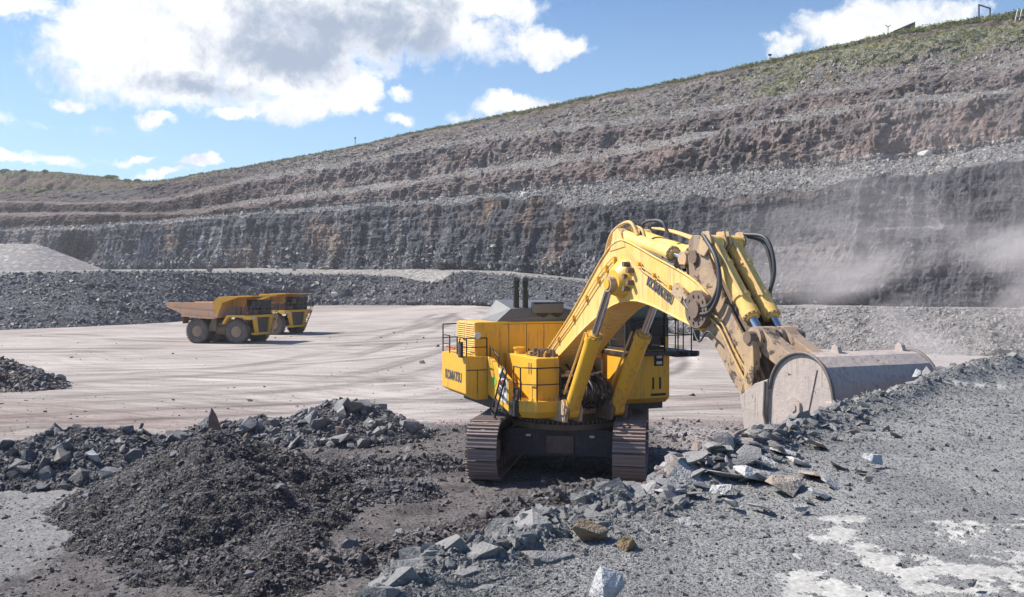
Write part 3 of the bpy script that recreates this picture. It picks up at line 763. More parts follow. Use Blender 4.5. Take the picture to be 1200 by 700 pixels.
def make_heap(name, spine, slope, label, cat, col, nz=0.22, step=0.07, seed=0.0, base=True, kind=None, group=None, base_z=None):
    sp = np.array(spine); m = max(s[2] for s in spine) / slope + 1.2
    x0, x1 = sp[:, 0].min() - m, sp[:, 0].max() + m; y0, y1 = sp[:, 1].min() - m, sp[:, 1].max() + m
    gx_, gy_ = np.meshgrid(np.arange(x0, x1, step), np.arange(y0, y1, step))
    h = heap_height(gx_, gy_, spine, slope, nz, seed)
    f = floor_z(gx_, gy_) if base_z is None else np.full_like(gx_, base_z)
    # the sheet goes on just under the floor outside the heap
    ext = np.maximum(h, -0.35); z = f + ext
    keep = (h > -0.3)
    from_r = np.where(keep.any(1))[0]; from_c = np.where(keep.any(0))[0]
    z = z[from_r[0]:from_r[-1] + 1, from_c[0]:from_c[-1] + 1]; gx_ = gx_[from_r[0]:from_r[-1] + 1, from_c[0]:from_c[-1] + 1]; gy_ = gy_[from_r[0]:from_r[-1] + 1, from_c[0]:from_c[-1] + 1]
    h = h[from_r[0]:from_r[-1] + 1, from_c[0]:from_c[-1] + 1]
    P = np.stack([gx_, gy_, z], -1)
    c = np.ones(P.shape) * np.array(col)
    c = mixc(c, np.array(col) * 1.7, sstep(.05, .4, fbm(gx_ * .7, gy_ * .7, seed + 3, 4)))
    o = grid_mesh(name, P, [M_heap], {'col': c})
    tag(o, label, cat, group, kind)
    HEAPS[name] = (o, P, h)
    return o
def sp(*a): return [(wpt(x, y, Y)[0], Y, max(0.05, wpt(x, y, Y)[2])) for (x, y, Y) in a]
DK = (0.085, 0.08, 0.085)
make_heap('rubble_heap', sp((-60, 560, 29), (0, 537, 29), (50, 512, 29), (100, 503, 29.5), (150, 508, 30), (190, 520, 30), (212, 532, 30.5)), 0.40,
          'long dark rubble heap by the pale road with loose blocks along its foot', 'rubble heap', DK, 0.16, seed=1.3)
make_heap('stony_heap', sp((200, 517, 34), (235, 502, 35), (300, 492, 36), (340, 492, 36), (370, 484, 36), (395, 472, 36), (430, 478, 36), (455, 490, 36), (480, 502, 36.4)), 0.45,
          'low heap of coarse grey stones with a pointed slab standing on it', 'rubble heap', (0.115, 0.112, 0.12), 0.14, seed=4.1)
make_heap('dark_mound', sp((185, 552, 24.0), (212, 530, 24.8), (245, 510, 25), (290, 517, 25.6), (340, 541, 25.5), (390, 570, 25)) + sp((340, 602, 22.0), (320, 655, 18.2), (230, 655, 18.4), (160, 668, 18.6), (195, 618, 20.2), (222, 565, 22.0), (247, 515, 24.9), (285, 565, 22.3)), 0.48,
          'big dark shingle mound in front of the excavator tracks, rutted on its right side', 'mound', (0.065, 0.058, 0.058), 0.48, seed=7.7)
make_heap('rubble_ridge', sp((345, 546, 27.5), (400, 541, 28), (440, 540, 28.5), (520, 535, 29.6)), 0.5,
          'thin dark ridge of rubble curving toward the left crawler track', 'ridge', DK, 0.12, seed=9.2, group=None)
make_heap('short_ridge', sp((335, 575, 24.8), (380, 573, 24.9), (430, 570, 25.3), (485, 566, 25.6)), 0.5,
          'short dark ridge of rubble between two wheel ruts beside the mound', 'ridge', DK, 0.12, seed=10.2)
make_heap('long_ridge', sp((330, 655, 18.6), (420, 642, 19.2), (500, 626, 20.4), (560, 606, 21.8), (620, 586, 23.4), (660, 572, 24.6), (700, 566, 25.0)), 0.5,
          'long winding ridge of dark stones just in front of the excavator', 'ridge', (0.115, 0.10, 0.098), 0.14, seed=12.2)
make_heap('side_heap', [(-42, 55, 2.6), (-35, 54.5, 2.0)] + sp((0, 420, 54), (38, 438, 53), (66, 452, 52.6)), 0.5,
          'small brown rubble heap cut off by the photo edge on the pale road', 'rubble heap', (0.12, 0.095, 0.09), 0.15, step=0.12, seed=14.2)
make_heap('muck_pile', [(3.9, 23.4, .7), (5.0, 22.4, 1.9), (6.2, 21.6, 2.75), (8.2, 20.2, 2.7), (9.5, 18.6, 3.0), (12, 18.5, 3.4), (18, 20, 3.8)], 0.75,
          'dusty reddish pile of blasted rock under the tilted bucket', 'muck pile', (0.20, 0.145, 0.13), 0.3, step=0.09, seed=16.2)
# pale cone of fine gravel far left, on the bench
cm = wpt(18, 284, 235)
make_heap('gravel_cone', [(cm[0] - 40, 238, cm[2] - 11 - .5), (cm[0] - 10, 236, cm[2] - 11), (cm[0] + 6, 235, cm[2] - 11.1)], 0.42,
          'smooth pale fan of fine gravel below the far rock face', 'gravel cone', (0.29, 0.27, 0.26), 0.25, step=0.5, seed=21.0, base_z=10.6)

# ---- the rock bench the photo is taken from
edge_x = [-900, -300, 100, 300, 400, 440, 470, 520, 600, 650, 680, 760, 800, 880, 920, 1000, 1060, 1100, 1200, 1400, 1800, 2300]
edge_Y = [1.2, 1.8, 2.6, 3.5, 4.3, 4.75, 5.25, 5.65, 6.15, 6.5, 6.8, 7.35, 8.0, 9.2, 10.3, 12.4, 14.2, 16.0, 19.5, 24, 30, 34]
xb = np.concatenate([np.arange(-900, 380, 25), np.arange(380, 1235, 1.5), np.arange(1240, 2300, 25)])
kb = np.concatenate([np.linspace(0, 1, 400), 1 + np.linspace(0.02, 1, 46)])[:, None]
Ye = np.interp(xb, edge_x, edge_Y)[None, :]
Ye = Ye * (1 + 0.035 * fbm(xb * 0.012, 0, 0.3, 4)[None, :])
Yn = np.minimum(1.0, Ye * 0.5)
tin = np.minimum(kb, 1.0)
Ym = np.minimum(4.4, Ye * .8); t0_ = np.clip(tin / .06, 0, 1); t1_ = np.clip((tin - .06) / .94, 0, 1)
BYt = np.where(tin < .06, np.exp(np.log(Yn) * (1 - t0_) + np.log(Ym) * t0_), np.exp(np.log(Ym) * (1 - t1_) + np.log(Ye) * t1_))
over = np.maximum(kb - 1, 0)
BX = (xb[None, :] - 600) / FOC * BYt; BY = BYt.copy()
XB = np.broadcast_to(xb, BX.shape)
dE = (Ye - BYt)                                      # metres in from the edge
def bench_z(X, Y, dE, x):
    rough = np.exp(-(dE / (0.10 * Y + .15)) ** 2)
    z = 4.5 + 0.05 * fbm(X * .35, Y * .35, 1.1, 3) + 0.02 * fbm(X * 2.2, Y * 2.2, 2.1, 4) + 0.006 * fbm(X * 11, Y * 11, 3.1, 3)
    berm = sstep(760, 860, x) * (0.13 + 0.22 * sstep(1000, 1200, x))
    w = 0.16 * Y
    z = z + berm * np.exp(-((dE - w * .35) / (w * .55)) ** 2) * (1 + .7 * fbm(X * 1.2, Y * 1.2, 5.1, 4))
    # broken, heaved blocks along the edge, lower left of the slab pile
    hv = sstep(930, 800, x) * np.exp(-((dE) / 0.85) ** 2)
    z = z + hv * (0.24 * fbm(X * 1.6, Y * 1.6, 8.1, 4, ridged=True) - 0.11)
    return z
BZ = bench_z(BX, BY, dE, XB)
# crack lines between the heaved blocks
crk = np.abs(perlin(BX * 1.5 + 3, BY * 2.0, 4.2)); cm_ = sstep(0.05, 0.0, crk) * np.exp(-(dE / .8) ** 2) * sstep(930, 820, XB) * (over == 0)
BZ = BZ - 0.22 * cm_
# white bare rock showing through (material mask), lower right
px = XB; py = HOR + (EYE - BZ) / BY * FOC
reg = sstep(895, 925, px - (py - 640) * .1) * sstep(592, 612, py) + 0.55 * sstep(1030, 1080, px) * sstep(470, 440, py) * 0
wn = fbm(BX * 2.4, BY * 2.2, 6.6, 5, 0.68)
crw = np.abs(perlin(BX * 2.6 + 9, BY * 3.4, 1.2)); wn = wn + 0.0 * crw
wht = sstep(0.0, 0.05, wn - 0.17 + 0.06 * sstep(900, 1080, px) + .11 * sstep(610, 680, py)) * np.clip(reg, 0, 1) * (over == 0)
ln = np.exp(-((py - 447 - (px - 1100) * 0.09) / 3.0) ** 2) * sstep(1080, 1100, px) * sstep(1195, 1160, px) * sstep(-.15, .1, fbm(px * .05, 0, 0.2, 3))
wht = np.maximum(wht, ln * (over == 0)); fall = over * 2.2 + 0.0
dirx, diry = BX / np.hypot(BX, BY), BY / np.hypot(BX, BY)
out_ = fall * (1 + .5 * fbm(BX * 1.5, fall * 2.0 + BY, 2.2, 4))
BX = BX + dirx * out_; BY = BY + diry * out_
BZ = np.where(over > 0, BZ - (over ** 0.9) * 4.9 + .25 * fbm(BX * 1.2, BY * 1.2, BZ + over * 3, 4) * (over > 0.03), BZ)
cB = np.ones(BX.shape + (3,)) * np.array((0.235, 0.234, 0.232))
cB = mixc(cB, (0.185, 0.186, 0.188), sstep(-.1, .3, fbm(BX * .8, BY * .8, 3.9, 4)))
cB = mixc(cB, (0.17, 0.175, 0.185), np.exp(-(dE / (.10 * BYt)) ** 2) * .8)
cB = mixc(cB, (0.42, 0.41, 0.385), wht * (.8 + .2 * sstep(-.3, .2, fbm(BX * 6, BY * 9, 3, 3))))
cB = mixc(cB, (0.13, 0.11, 0.105), (over > 0) * 1.0)
M_bench = ground_mat('crushed grey rock', fine=30.0, coarse=1.6, bumpd=0.012, bump=0.7, var=0.22)
bench = grid_mesh('viewing_bench', np.stack([BX, BY, BZ], -1), [M_bench], {'col': cB, 'bare': wht})
tag(bench, 'grey crushed rock bench overlooking the pit, with bare white patches', 'ground', kind='structure')
BP = np.stack([BX, BY, BZ], -1)

# ---------------------------------------------------------------- loose rock
def rock_mesh(name, seed, flat=1.0, n=14, mat=None, jag=0.25):
    r = random.Random(seed)
    bm = bmesh.new()
    for i in range(n):
        v = Vector((r.gauss(0, 1), r.gauss(0, 1), r.gauss(0, 1))).normalized()
        # push toward a box so the stones have flat broken faces
        m = max(abs(v.x), abs(v.y), abs(v.z)); v = v.lerp(v / m, 0.65) * r.uniform(1 - jag, 1.0)
        bm.verts.new((v.x * 0.5, v.y * 0.5 * r.uniform(.7, 1), v.z * 0.5 * flat))
    res = bmesh.ops.convex_hull(bm, input=bm.verts)
    junk = [e for e in res['geom_interior'] + res['geom_unused'] if isinstance(e, bmesh.types.BMVert) and e.is_valid]
    if junk: bmesh.ops.delete(bm, geom=list(set(junk)), context='VERTS')
    bmesh.ops.dissolve_limit(bm, angle_limit=R(9), verts=bm.verts, edges=bm.edges)
    me = bpy.data.meshes.new(name); bm.to_mesh(me); bm.free()
    if mat: me.materials.append(mat)
    return me
RC_DARK = [(0.10, 0.10, 0.115), (0.14, 0.14, 0.155), (0.19, 0.19, 0.20), (0.075, 0.075, 0.085), (0.15, 0.125, 0.12), (0.24, 0.235, 0.24), (0.12, 0.115, 0.12), (0.17, 0.165, 0.175)]
RC_GREY = [(0.22, 0.22, 0.225), (0.17, 0.175, 0.185), (0.29, 0.285, 0.285), (0.13, 0.135, 0.145), (0.34, 0.33, 0.32), (0.20, 0.20, 0.21)]
RC_BENCH = [(0.22, 0.215, 0.208), (0.185, 0.182, 0.178), (0.26, 0.254, 0.245), (0.155, 0.153, 0.152), (0.21, 0.206, 0.20), (0.31, 0.30, 0.29)]
RC_PINK = [(0.31, 0.25, 0.23), (0.25, 0.20, 0.185), (0.37, 0.32, 0.30), (0.20, 0.17, 0.165), (0.42, 0.38, 0.355)]
RC_SCREE = [(0.36, 0.34, 0.325), (0.29, 0.28, 0.275), (0.44, 0.42, 0.40), (0.23, 0.225, 0.225), (0.39, 0.33, 0.305)]
RC_BROWN = [(0.10, 0.09, 0.088), (0.14, 0.125, 0.12), (0.075, 0.068, 0.07), (0.20, 0.18, 0.175), (0.12, 0.112, 0.118)]
M_rk = {k: rock_mat('broken rock ' + k, c, d, dc, spec=s_, rough=r_) for k, c, d, dc, s_, r_ in (
    ('dark', RC_DARK, .28, (0.20, 0.195, 0.195), .35, .6), ('grey', RC_GREY, .35, (0.38, 0.37, 0.36), .3, .7), ('bench', RC_BENCH, .3, (0.32, 0.32, 0.32), .35, .7),
    ('pink', RC_PINK, .5, (0.38, 0.31, 0.29), .2, .8), ('scree', RC_SCREE, .3, (0.42, 0.40, 0.385), .2, .8), ('brown', RC_BROWN, .35, (0.19, 0.165, 0.16), .5, .55))}
def variants(key, flats=(1, .75, .5, .35, .6, .85, .45, .3), n=11):
    return [rock_mesh('stone', 100 + i * 7 + hash_(key), f, n, M_rk[key]) for i, f in enumerate(flats)]
def hash_(s): return sum(ord(c) * (i + 3) for i, c in enumerate(s))
LIB = {}
def lib(key):
    if key not in LIB:
        c = bpy.data.collections.new('stone library ' + key)
        for me in variants(key):
            o = bpy.data.objects.new('stone', me); c.objects.link(o)
        LIB[key] = c
    return LIB[key]
def make_gn(key):
    ng = bpy.data.node_groups.new('scatter ' + key, 'GeometryNodeTree')
    ng.interface.new_socket('Geometry', in_out='INPUT', socket_type='NodeSocketGeometry')
    ng.interface.new_socket('Geometry', in_out='OUTPUT', socket_type='NodeSocketGeometry')
    N = ng.nodes; L = ng.links
    i = N.new('NodeGroupInput'); o = N.new('NodeGroupOutput')
    m2p = N.new('GeometryNodeMeshToPoints')
    ip = N.new('GeometryNodeInstanceOnPoints'); ip.inputs['Pick Instance'].default_value = True
    ci = N.new('GeometryNodeCollectionInfo'); ci.inputs['Collection'].default_value = lib(key)
    ci.inputs['Separate Children'].default_value = True; ci.inputs['Reset Children'].default_value = True
    def at(name, t):
        a = N.new('GeometryNodeInputNamedAttribute'); a.data_type = t; a.inputs['Name'].default_value = name; return a.outputs['Attribute']
    L.new(i.outputs[0], m2p.inputs[0]); L.new(m2p.outputs[0], ip.inputs['Points'])
    L.new(ci.outputs[0], ip.inputs['Instance'])
    L.new(at('pick', 'INT'), ip.inputs['Instance Index'])
    L.new(at('rot', 'FLOAT_VECTOR'), ip.inputs['Rotation'])
    L.new(at('scl', 'FLOAT_VECTOR'), ip.inputs['Scale'])
    L.new(ip.outputs[0], o.inputs[0])
    return ng
GNC = {}
def scatter(name, pts, size, key, label, cat=None, parent=None, tilt=0.5):
    n = len(pts)
    me = bpy.data.meshes.new(name); me.vertices.add(n); me.vertices.foreach_set('co', np.asarray(pts, np.float32).reshape(-1))
    rot = np.stack([NR.normal(0, tilt, n), NR.normal(0, tilt, n), NR.uniform(0, 6.28, n)], -1)
    s = size[:, None] * NR.uniform(0.7, 1.3, (n, 3))
    for nm, t, v in (('rot', 'FLOAT_VECTOR', rot), ('scl', 'FLOAT_VECTOR', s)):
        a = me.attributes.new(nm, t, 'POINT'); a.data.foreach_set('vector', v.reshape(-1).astype(np.float32))
    a = me.attributes.new('pick', 'INT', 'POINT'); a.data.foreach_set('value', NR.integers(0, 8, n).astype(np.int32))
    o = bpy.data.objects.new(name, me); link(o, parent)
    if key not in GNC: GNC[key] = make_gn(key)
    md = o.modifiers.new('scatter', 'NODES'); md.node_group = GNC[key]
    o['kind'] = 'stuff'; o['label'] = label
    if cat: o['category'] = cat
    return o
def sample_grid(P, w, n):
    """n random points on grid P, cells chosen with weight w"""
    nr, nc = P.shape[:2]
    w = w[:-1, :-1].reshape(-1).astype(float); w = w / w.sum()
    c = NR.choice(w.size, n, p=w); r, q = c // (nc - 1), c % (nc - 1)
    u = NR.uniform(0, 1, (n, 1)); v = NR.uniform(0, 1, (n, 1))
    return ((P[r, q] * (1 - u) + P[r, q + 1] * u) * (1 - v) + (P[r + 1, q] * (1 - u) + P[r + 1, q + 1] * u) * v), r, q
def inframe(P, m=60):
    x = 600 + FOC * P[..., 0] / P[..., 1]; y = HOR - (P[..., 2] - EYE) / P[..., 1] * FOC
    return ((x > -m) & (x < 1200 + m) & (y < 700 + m)).astype(float)
def sizes(n, lo, al, hi): # power law, many small ones
    return np.clip(lo * NR.uniform(0, 1, n) ** (-1 / al), lo, hi)

# gravel on the bench
wB = (inframe(BP) + .25 * inframe(BP, 500))  * (np.broadcast_to(over, XB.shape) == 0) * (1 - 0.985 * wht) * (0.35 + 0.65 * np.exp(-(dE / (.2 * BYt)) ** 2) + .2 * sstep(700, 560, XB))
pts, r_, q_ = sample_grid(BP, wB, 100000)
s = sizes(len(pts), 0.0017, 3.0, 0.011) * pts[:, 1]; s = np.minimum(s, 0.11)
scatter('bench_gravel', pts, s, 'bench', 'loose grey gravel lying over the near bench', 'gravel')
wB2 = inframe(BP) * (np.broadcast_to(over, XB.shape) < .12) * np.exp(-(dE / (.09 * BYt)) ** 2)
pts, r_, q_ = sample_grid(BP, wB2, 12000)
s = sizes(len(pts), 0.0035, 2.1, 0.026) * pts[:, 1]; s = np.minimum(s, 0.3)
pts[:, 2] -= s * .1
scatter('edge_rubble', pts, s, 'bench', 'broken blue grey rubble along the lip of the bench', 'rubble')
# rubble on the near floor
FP = np.stack([FX, FY, FZ], -1)
w = inframe(FP) * (near * 1.0 + 0.006 + 0.02 * sstep(60, 40, FY)) * (FY < 110) * sstep(14, 16, FY)
w = w * (1 - 0.75 * lft)
pts, r_, q_ = sample_grid(FP, w, 85000)
s = sizes(len(pts), 0.0014, 2.5, 0.012) * pts[:, 1]
scatter('floor_rubble', pts, s, 'brown', 'crushed brown grey stones spread round the crawler tracks', 'rubble')
# far bank of rubble, benches and slopes
def wallscatter(name, lo, hi, n, key, label, cat, smin, smax, al=2.2, wf=None):
    i0 = np.searchsorted(bt, lo - 1e-6); i1 = min(NRW, np.searchsorted(bt, hi - 1e-6) + 1)
    P = W[i0:i1]; w = inframe(P, 20)
    if wf is not None: w = w * wf(XI[i0:i1], bt[i0:i1][:, None])
    pts, r_, q_ = sample_grid(P, w, n)
    d = np.linalg.norm(pts, axis=1)
    s = sizes(n, smin, al, smax) * d
    scatter(name, pts, s, key, label, cat)
wallscatter('bank_rubble', 0.0, 1.03, 34000, 'dark', 'dark blasted rock covering the far bank behind the trucks', 'rubble', 0.0013, 0.0075, 2.7, lambda x, b: sstep(900, 640, x) * (1 - .55 * sstep(0.45, .2, b) * sstep(540, 640, x)))
wallscatter('bank_gravel', 0.0, 1.02, 11000, 'scree', 'pale gravel covering the bank right of the excavator', 'gravel', 0.0014, 0.006, 2.6, lambda x, b: sstep(620, 860, x))
wallscatter('bench_scree', 3.0, 4.1, 26000, 'scree', 'loose grey scree lying on the bench over the dark face', 'scree', 0.0014, 0.006, 2.6, lambda x, b: .25 + sstep(560, 680, x))
wallscatter('talus', 2.0, 2.35, 5000, 'grey', 'grey talus fans at the foot of the dark face', 'talus', 0.0016, 0.008, 2.0, lambda x, b: (.1 + np.interp(x, XS, apr[0])) * sstep(1000, 760, x) * sstep(2.4, 2.1, b))
wallscatter('slope_scree', 4.9, 8.9, 30000, 'pink', 'spilled purple grey stones on the upper terraces', 'scree', 0.0010, 0.0055, 2.7, lambda x, b: sstep(120, 420, x) * (.06 + .94 * np.clip(np.exp(-((b - 5.6) / .5) ** 2) + np.exp(-((b - 7.5) / .55) ** 2) + .5 * (b > 7.9), 0, 1)))
# ---------------------------------------------------------------- lettering
def text_mesh(txt, size, extrude=0.006, bold=0.0, spacing=1.0, xs=1.0):
    cu = bpy.data.curves.new('lettering', 'FONT'); cu.body = txt; cu.size = size; cu.extrude = extrude
    cu.offset = bold; cu.align_x = 'CENTER'; cu.align_y = 'CENTER'; cu.space_character = spacing
    ob = bpy.data.objects.new('lettering', cu); COL.objects.link(ob)
    dg = bpy.context.evaluated_depsgraph_get(); dg.update()
    me = bpy.data.meshes.new_from_object(ob.evaluated_get(dg))
    COL.objects.unlink(ob); bpy.data.objects.remove(ob)
    if xs != 1.0:
        for v in me.vertices: v.co.x *= xs
    return me
def put_text(txt, size, pos, xdir, ydir, mat, parent, bold=0.0, name='lettering', spacing=1.0, xs=1.0):
    me = text_mesh(txt, size, bold=bold, spacing=spacing, xs=xs)
    me.materials.clear(); me.materials.append(mat)
    x = Vector(xdir).normalized(); y = Vector(ydir).normalized(); z = x.cross(y).normalized(); y = z.cross(x)
    M = Matrix((x, y, z)).transposed().to_4x4(); M.translation = Vector(pos)
    o = bpy.data.objects.new(name, me); link(o, parent); o.matrix_local = M
    return o

# ---------------------------------------------------------------- the excavator
# local frame: x = machine left, y = rearward, z = up.  E(F, L, z): F forward, L left
def E(F, L, z): return (L, -F, z)
EX = empty('excavator', (1.85, 29.5, 0.0), R(22))
tag(EX, 'huge yellow mining excavator with its gooseneck boom reaching down to the muck pile', 'excavator')
Rc = 0.24            # the boom's plane lies this far to the machine's right

def xb_(mb, F0, F1, L0, L1, z0, z1): return mb.bx(E(F0, L0, z0), E(F1, L1, z1))
def part(name, mb, mat, parent=EX, bevel=0.0, **k):
    return mb.build(name, mat, parent, bevel)

# -- undercarriage
UROT = R(-32)
def und(v):   # undercarriage frame (x left, y rear) -> machine frame
    c, s_ = math.cos(UROT), math.sin(UROT)
    return (c * v[0] - s_ * v[1], s_ * v[0] + c * v[1], v[2])
def spun(o): o.rotation_euler = (0, 0, UROT); return o
GA = 2.3; TL = 6.5; TR = 0.90; TZ = 1.0; SHW = 1.0
cb = MB()
cb.prism([(-1.85, .72), (1.85, .72), (1.85, 1.42), (1.55, 1.6), (-1.55, 1.6), (-1.85, 1.42)], lambda u, v, w: (u, w, v), -1.55, 1.55)
cb.box((0, -1.58, 1.1), (0.95, .05, .6)).box((-1.3, -1.57, 1.12), (.75, .03, .5)).box((1.3, -1.57, 1.12), (.75, .03, .5))
car = spun(part('carbody', cb, M_frame, bevel=.02))
for sx in (-1, 1):
    p = MB().box((sx * 1.05, -1.60, 1.38), (.16, .02, .07)); p.build('sticker', M_white, car)
br_ = MB()
for k in range(7): br_.cyl((-1.75, -1.6, .82 + k * .1), (-1.75, -1.55, .82 + k * .1), .03, n=8)
tag(br_.build('bolt_row', M_frame, car), kind='stuff')
pp = MB().box((0, -1.61, 1.1), (0.9, .02, .56)); pp.build('centre_plate', M_mud, car)
sl = MB()
sl.cyl((0, 0, 1.6), (0, 0, 1.78), 1.85, n=48).cyl((0, 0, 1.78), (0, 0, 2.12), 1.55, n=48)
ring = part('slew_ring', sl, M_mud)
bb = MB()
for k in range(64):
    a = 2 * math.pi * k / 64
    bb.cyl((1.72 * math.cos(a), 1.72 * math.sin(a), 1.78), (1.72 * math.cos(a), 1.72 * math.sin(a), 1.86), .035, n=6)
tag(bb.build('bolt_circle', M_steel, ring), kind='stuff')

def track_path():
    half = TL / 2 - TR
    per = 4 * half + 2 * math.pi * TR
    return half, per
half, per = track_path()
NSH = 40
def on_track(s_):
    s_ = s_ % per
    if s_ < 2 * half:                      # top run, rear to front (front = -y)
        y = half - s_; sag = -0.05 * math.sin(s_ / (2 * half) * math.pi)
        return (y, TZ + TR + sag, 0.0)
    s_ -= 2 * half
    if s_ < math.pi * TR:
        a = s_ / TR
        return (-half - TR * math.sin(a), TZ + TR * math.cos(a), a)
    s_ -= math.pi * TR
    if s_ < 2 * half: return (-half + s_, TZ - TR, math.pi)
    a = (s_ - 2 * half) / TR
    return (half + TR * math.sin(a), TZ - TR * math.cos(a), math.pi + a)
pitch = per / NSH
def shoe_mesh():
    mb = MB()
    mb.box((0, 0, 0), (SHW, pitch * .93, .05))
    for yy, hh in ((-.36, .07), (0.0, .045), (.36, .055)):
        mb.box((0, yy * pitch, .02 + hh / 2), (SHW, .05, hh))
    for xx in (-.42, .42): mb.cyl((xx, .1, .02), (xx, .1, .055), .028, n=6)
    mb.box((0, .18 * pitch, .03), (.12, .06, .03))
    mb.box((-.16, 0, -.10), (.09, pitch * .9, .16)).box((.16, 0, -.10), (.09, pitch * .9, .16))
    return mb
shoe_o = shoe_mesh().build('track_shoe', M_steel); shoe_me = shoe_o.data; bpy.data.objects.remove(shoe_o)
for side in (-1, 1):
    xc = side * GA
    fr = MB()
    fr.prism([(-2.75, .45), (-2.2, .38), (2.2, .38), (2.75, .45), (2.75, 1.2), (2.2, 1.48), (-2.2, 1.48), (-2.75, 1.2)], lambda u, v, w: (w, u, v), xc - .30, xc + .30)
    fr.bx((xc - side * .3, -1.2, .8), (xc - side * .75, 1.2, 1.4))
    tr = part('crawler_track', fr, M_frame); spun(tr)
    for yy in (-half, half):
        wh = MB()
        wh.cyl((xc - .24, yy, TZ), (xc + .24, yy, TZ), TR - .16, n=28)
        wh.cyl((xc - .40, yy, TZ), (xc + .40, yy, TZ), .33, n=20)
        wh.build('idler', M_steel, tr)
    for k in range(7):
        yy = -1.9 + k * 3.8 / 6
        MB().cyl((xc - .3, yy, .38), (xc + .3, yy, .38), .2, n=14).build('track_roller', M_steel, tr)
    for k in range(NSH):
        y, z, a = on_track(k * pitch + .1)
        o = bpy.data.objects.new('track_shoe', shoe_me); link(o, tr)
        o.matrix_local = Matrix.Translation((xc, y, z)) @ Matrix.Rotation(a, 4, 'X')

# -- superstructure
bz0 = 2.05
dk = MB()
xb_(dk, -3.3, 1.7, -2.6, 2.85, 2.15, 2.62)
part('main_deck', dk, M_blk, bevel=.02)
ug = MB(); xb_(ug, -3.0, 1.5, -1.6, 1.8, 1.95, 2.2); part('deck_girder', ug, M_mud)
# counterweight: yellow band round the right rear, chamfered below
cw = MB()
poly = [(-.7, 2.60), (-.7, 3.4), (-3.42, 3.4), (-3.42, 0), (-3.42, -3.3), (-.7, -3.3), (-.7, -2.6)]
ringT = [E(-.7, -2.62, 3.88), E(-.7, -3.4, 3.88), E(-3.42, -3.4, 3.88), E(-3.9, -2.6, 3.88), E(-3.9, 2.5, 3.88), E(-3.42, 3.1, 3.88), E(-1.2, 3.1, 3.88), E(-1.2, 2.62, 3.88)]
def rg(pts, z, F=0, sh=0): return [(p[0] * (1 - sh), p[1], z) for p in pts]
cw.loft([rg(ringT, 2.42, sh=.11), rg(ringT, 2.62), rg(ringT, 3.9)])
cwo = part('counterweight', cw, M_yel, bevel=.03)
put_text('KOMATSU', .46, E(-2.05, -3.408, 3.12), E(1, 0, 0), (0, 0, 1), M_text, cwo, bold=.012, xs=.86)
sm = MB(); xb_(sm, -.69, -.684, -3.38, -2.66, 3.42, 3.45); xb_(sm, -.69, -.684, -2.99, -2.97, 2.66, 3.42)
sm.build('panel_seam', M_frame, cwo)
# right-hand ladder bay
lb = MB()
lb.prism([(-.68, 2.6), (1.25, 2.25), (1.25, 3.25), (-.68, 3.9)], lambda u, v, w: E(u, w, v), -2.62, -2.45)
part('ladder_bay', lb, M_yel, bevel=.015)
st = MB(); st.prism([(.42, 2.55), (1.12, 2.5), (1.12, 3.36), (.42, 3.6)], lambda u, v, w: E(u, w, v), -2.635, -2.625)
bd_ = part('warning_board', st, M_white)
sq = MB()
for i in range(3):
    for j in range(4):
        if (i + j) % 3 != 2:
            F0 = .47 + .21 * i; z0 = 2.63 + .22 * j; MB().bx(E(F0, -2.637, z0), E(F0 + .16, -2.645, z0 + .13)).build('pictogram', M_text, bd_)
gs = MB().cyl(E(.0, -2.62, 3.12), E(.0, -2.632, 3.12), .17, n=20)
part('round_sticker', gs, M_green)
# front right platform and its band
fp = MB()
base = [E(1.0, -2.5, 0), E(1.75, -2.45, 0), E(2.22, -2.05, 0), E(2.22, -1.15, 0), E(1.0, -1.15, 0)]
fp.loft([[(p[0] * .97, p[1] * .93, 2.12) for p in base], [(p[0], p[1], 2.32) for p in base], [(p[0], p[1], 2.66) for p in base]])
part('front_platform', fp, M_yel, bevel=.015)
# hydraulic tank box with the 11
tk = MB(); xb_(tk, -.72, 1.95, -1.95, -1.15, 2.62, 4.0)
tko = part('hydraulic_tank', tk, M_yel, bevel=.03)
put_text('11', .52, E(1.45, -1.958, 3.62), E(1, 0, 0), (0, 0, 1), M_text, tko, bold=.004, xs=.7)
cap = MB(); cap.cyl(E(-.2, -1.65, 4.0), E(-.2, -1.65, 4.16), .16, n=16).cyl(E(-.2, -1.65, 4.16), E(-.2, -1.65, 4.22), .20, n=16)
MB().cyl(E(.75, -1.6, 4.0), E(.75, -1.6, 4.14), .1, n=12).build('filler_cap', M_yel, tko)
cap.build('filler_cap', M_yel, tko)
rnd2 = random.Random(5)
vm_ = MB()
for k in range(16):
    F = rnd2.uniform(.7, 1.8); L = rnd2.uniform(-1.7, -1.0); h_ = rnd2.uniform(.08, .26)
    vm_.cyl(E(F, L, 4.0), E(F, L, 4.0 + h_), rnd2.uniform(.04, .09), n=8)
for k in range(5):
    a = rnd2.uniform(.6, 1.4)
    vm_.tube(bez([E(a, -1.7, 4.02), E(a + .1, -1.5, 4.16), E(a + .1, -1.1, 4.2), E(a, -.8, 4.05)], 12), .03, 6)
vm_.build('valve_block', M_mud, tko)
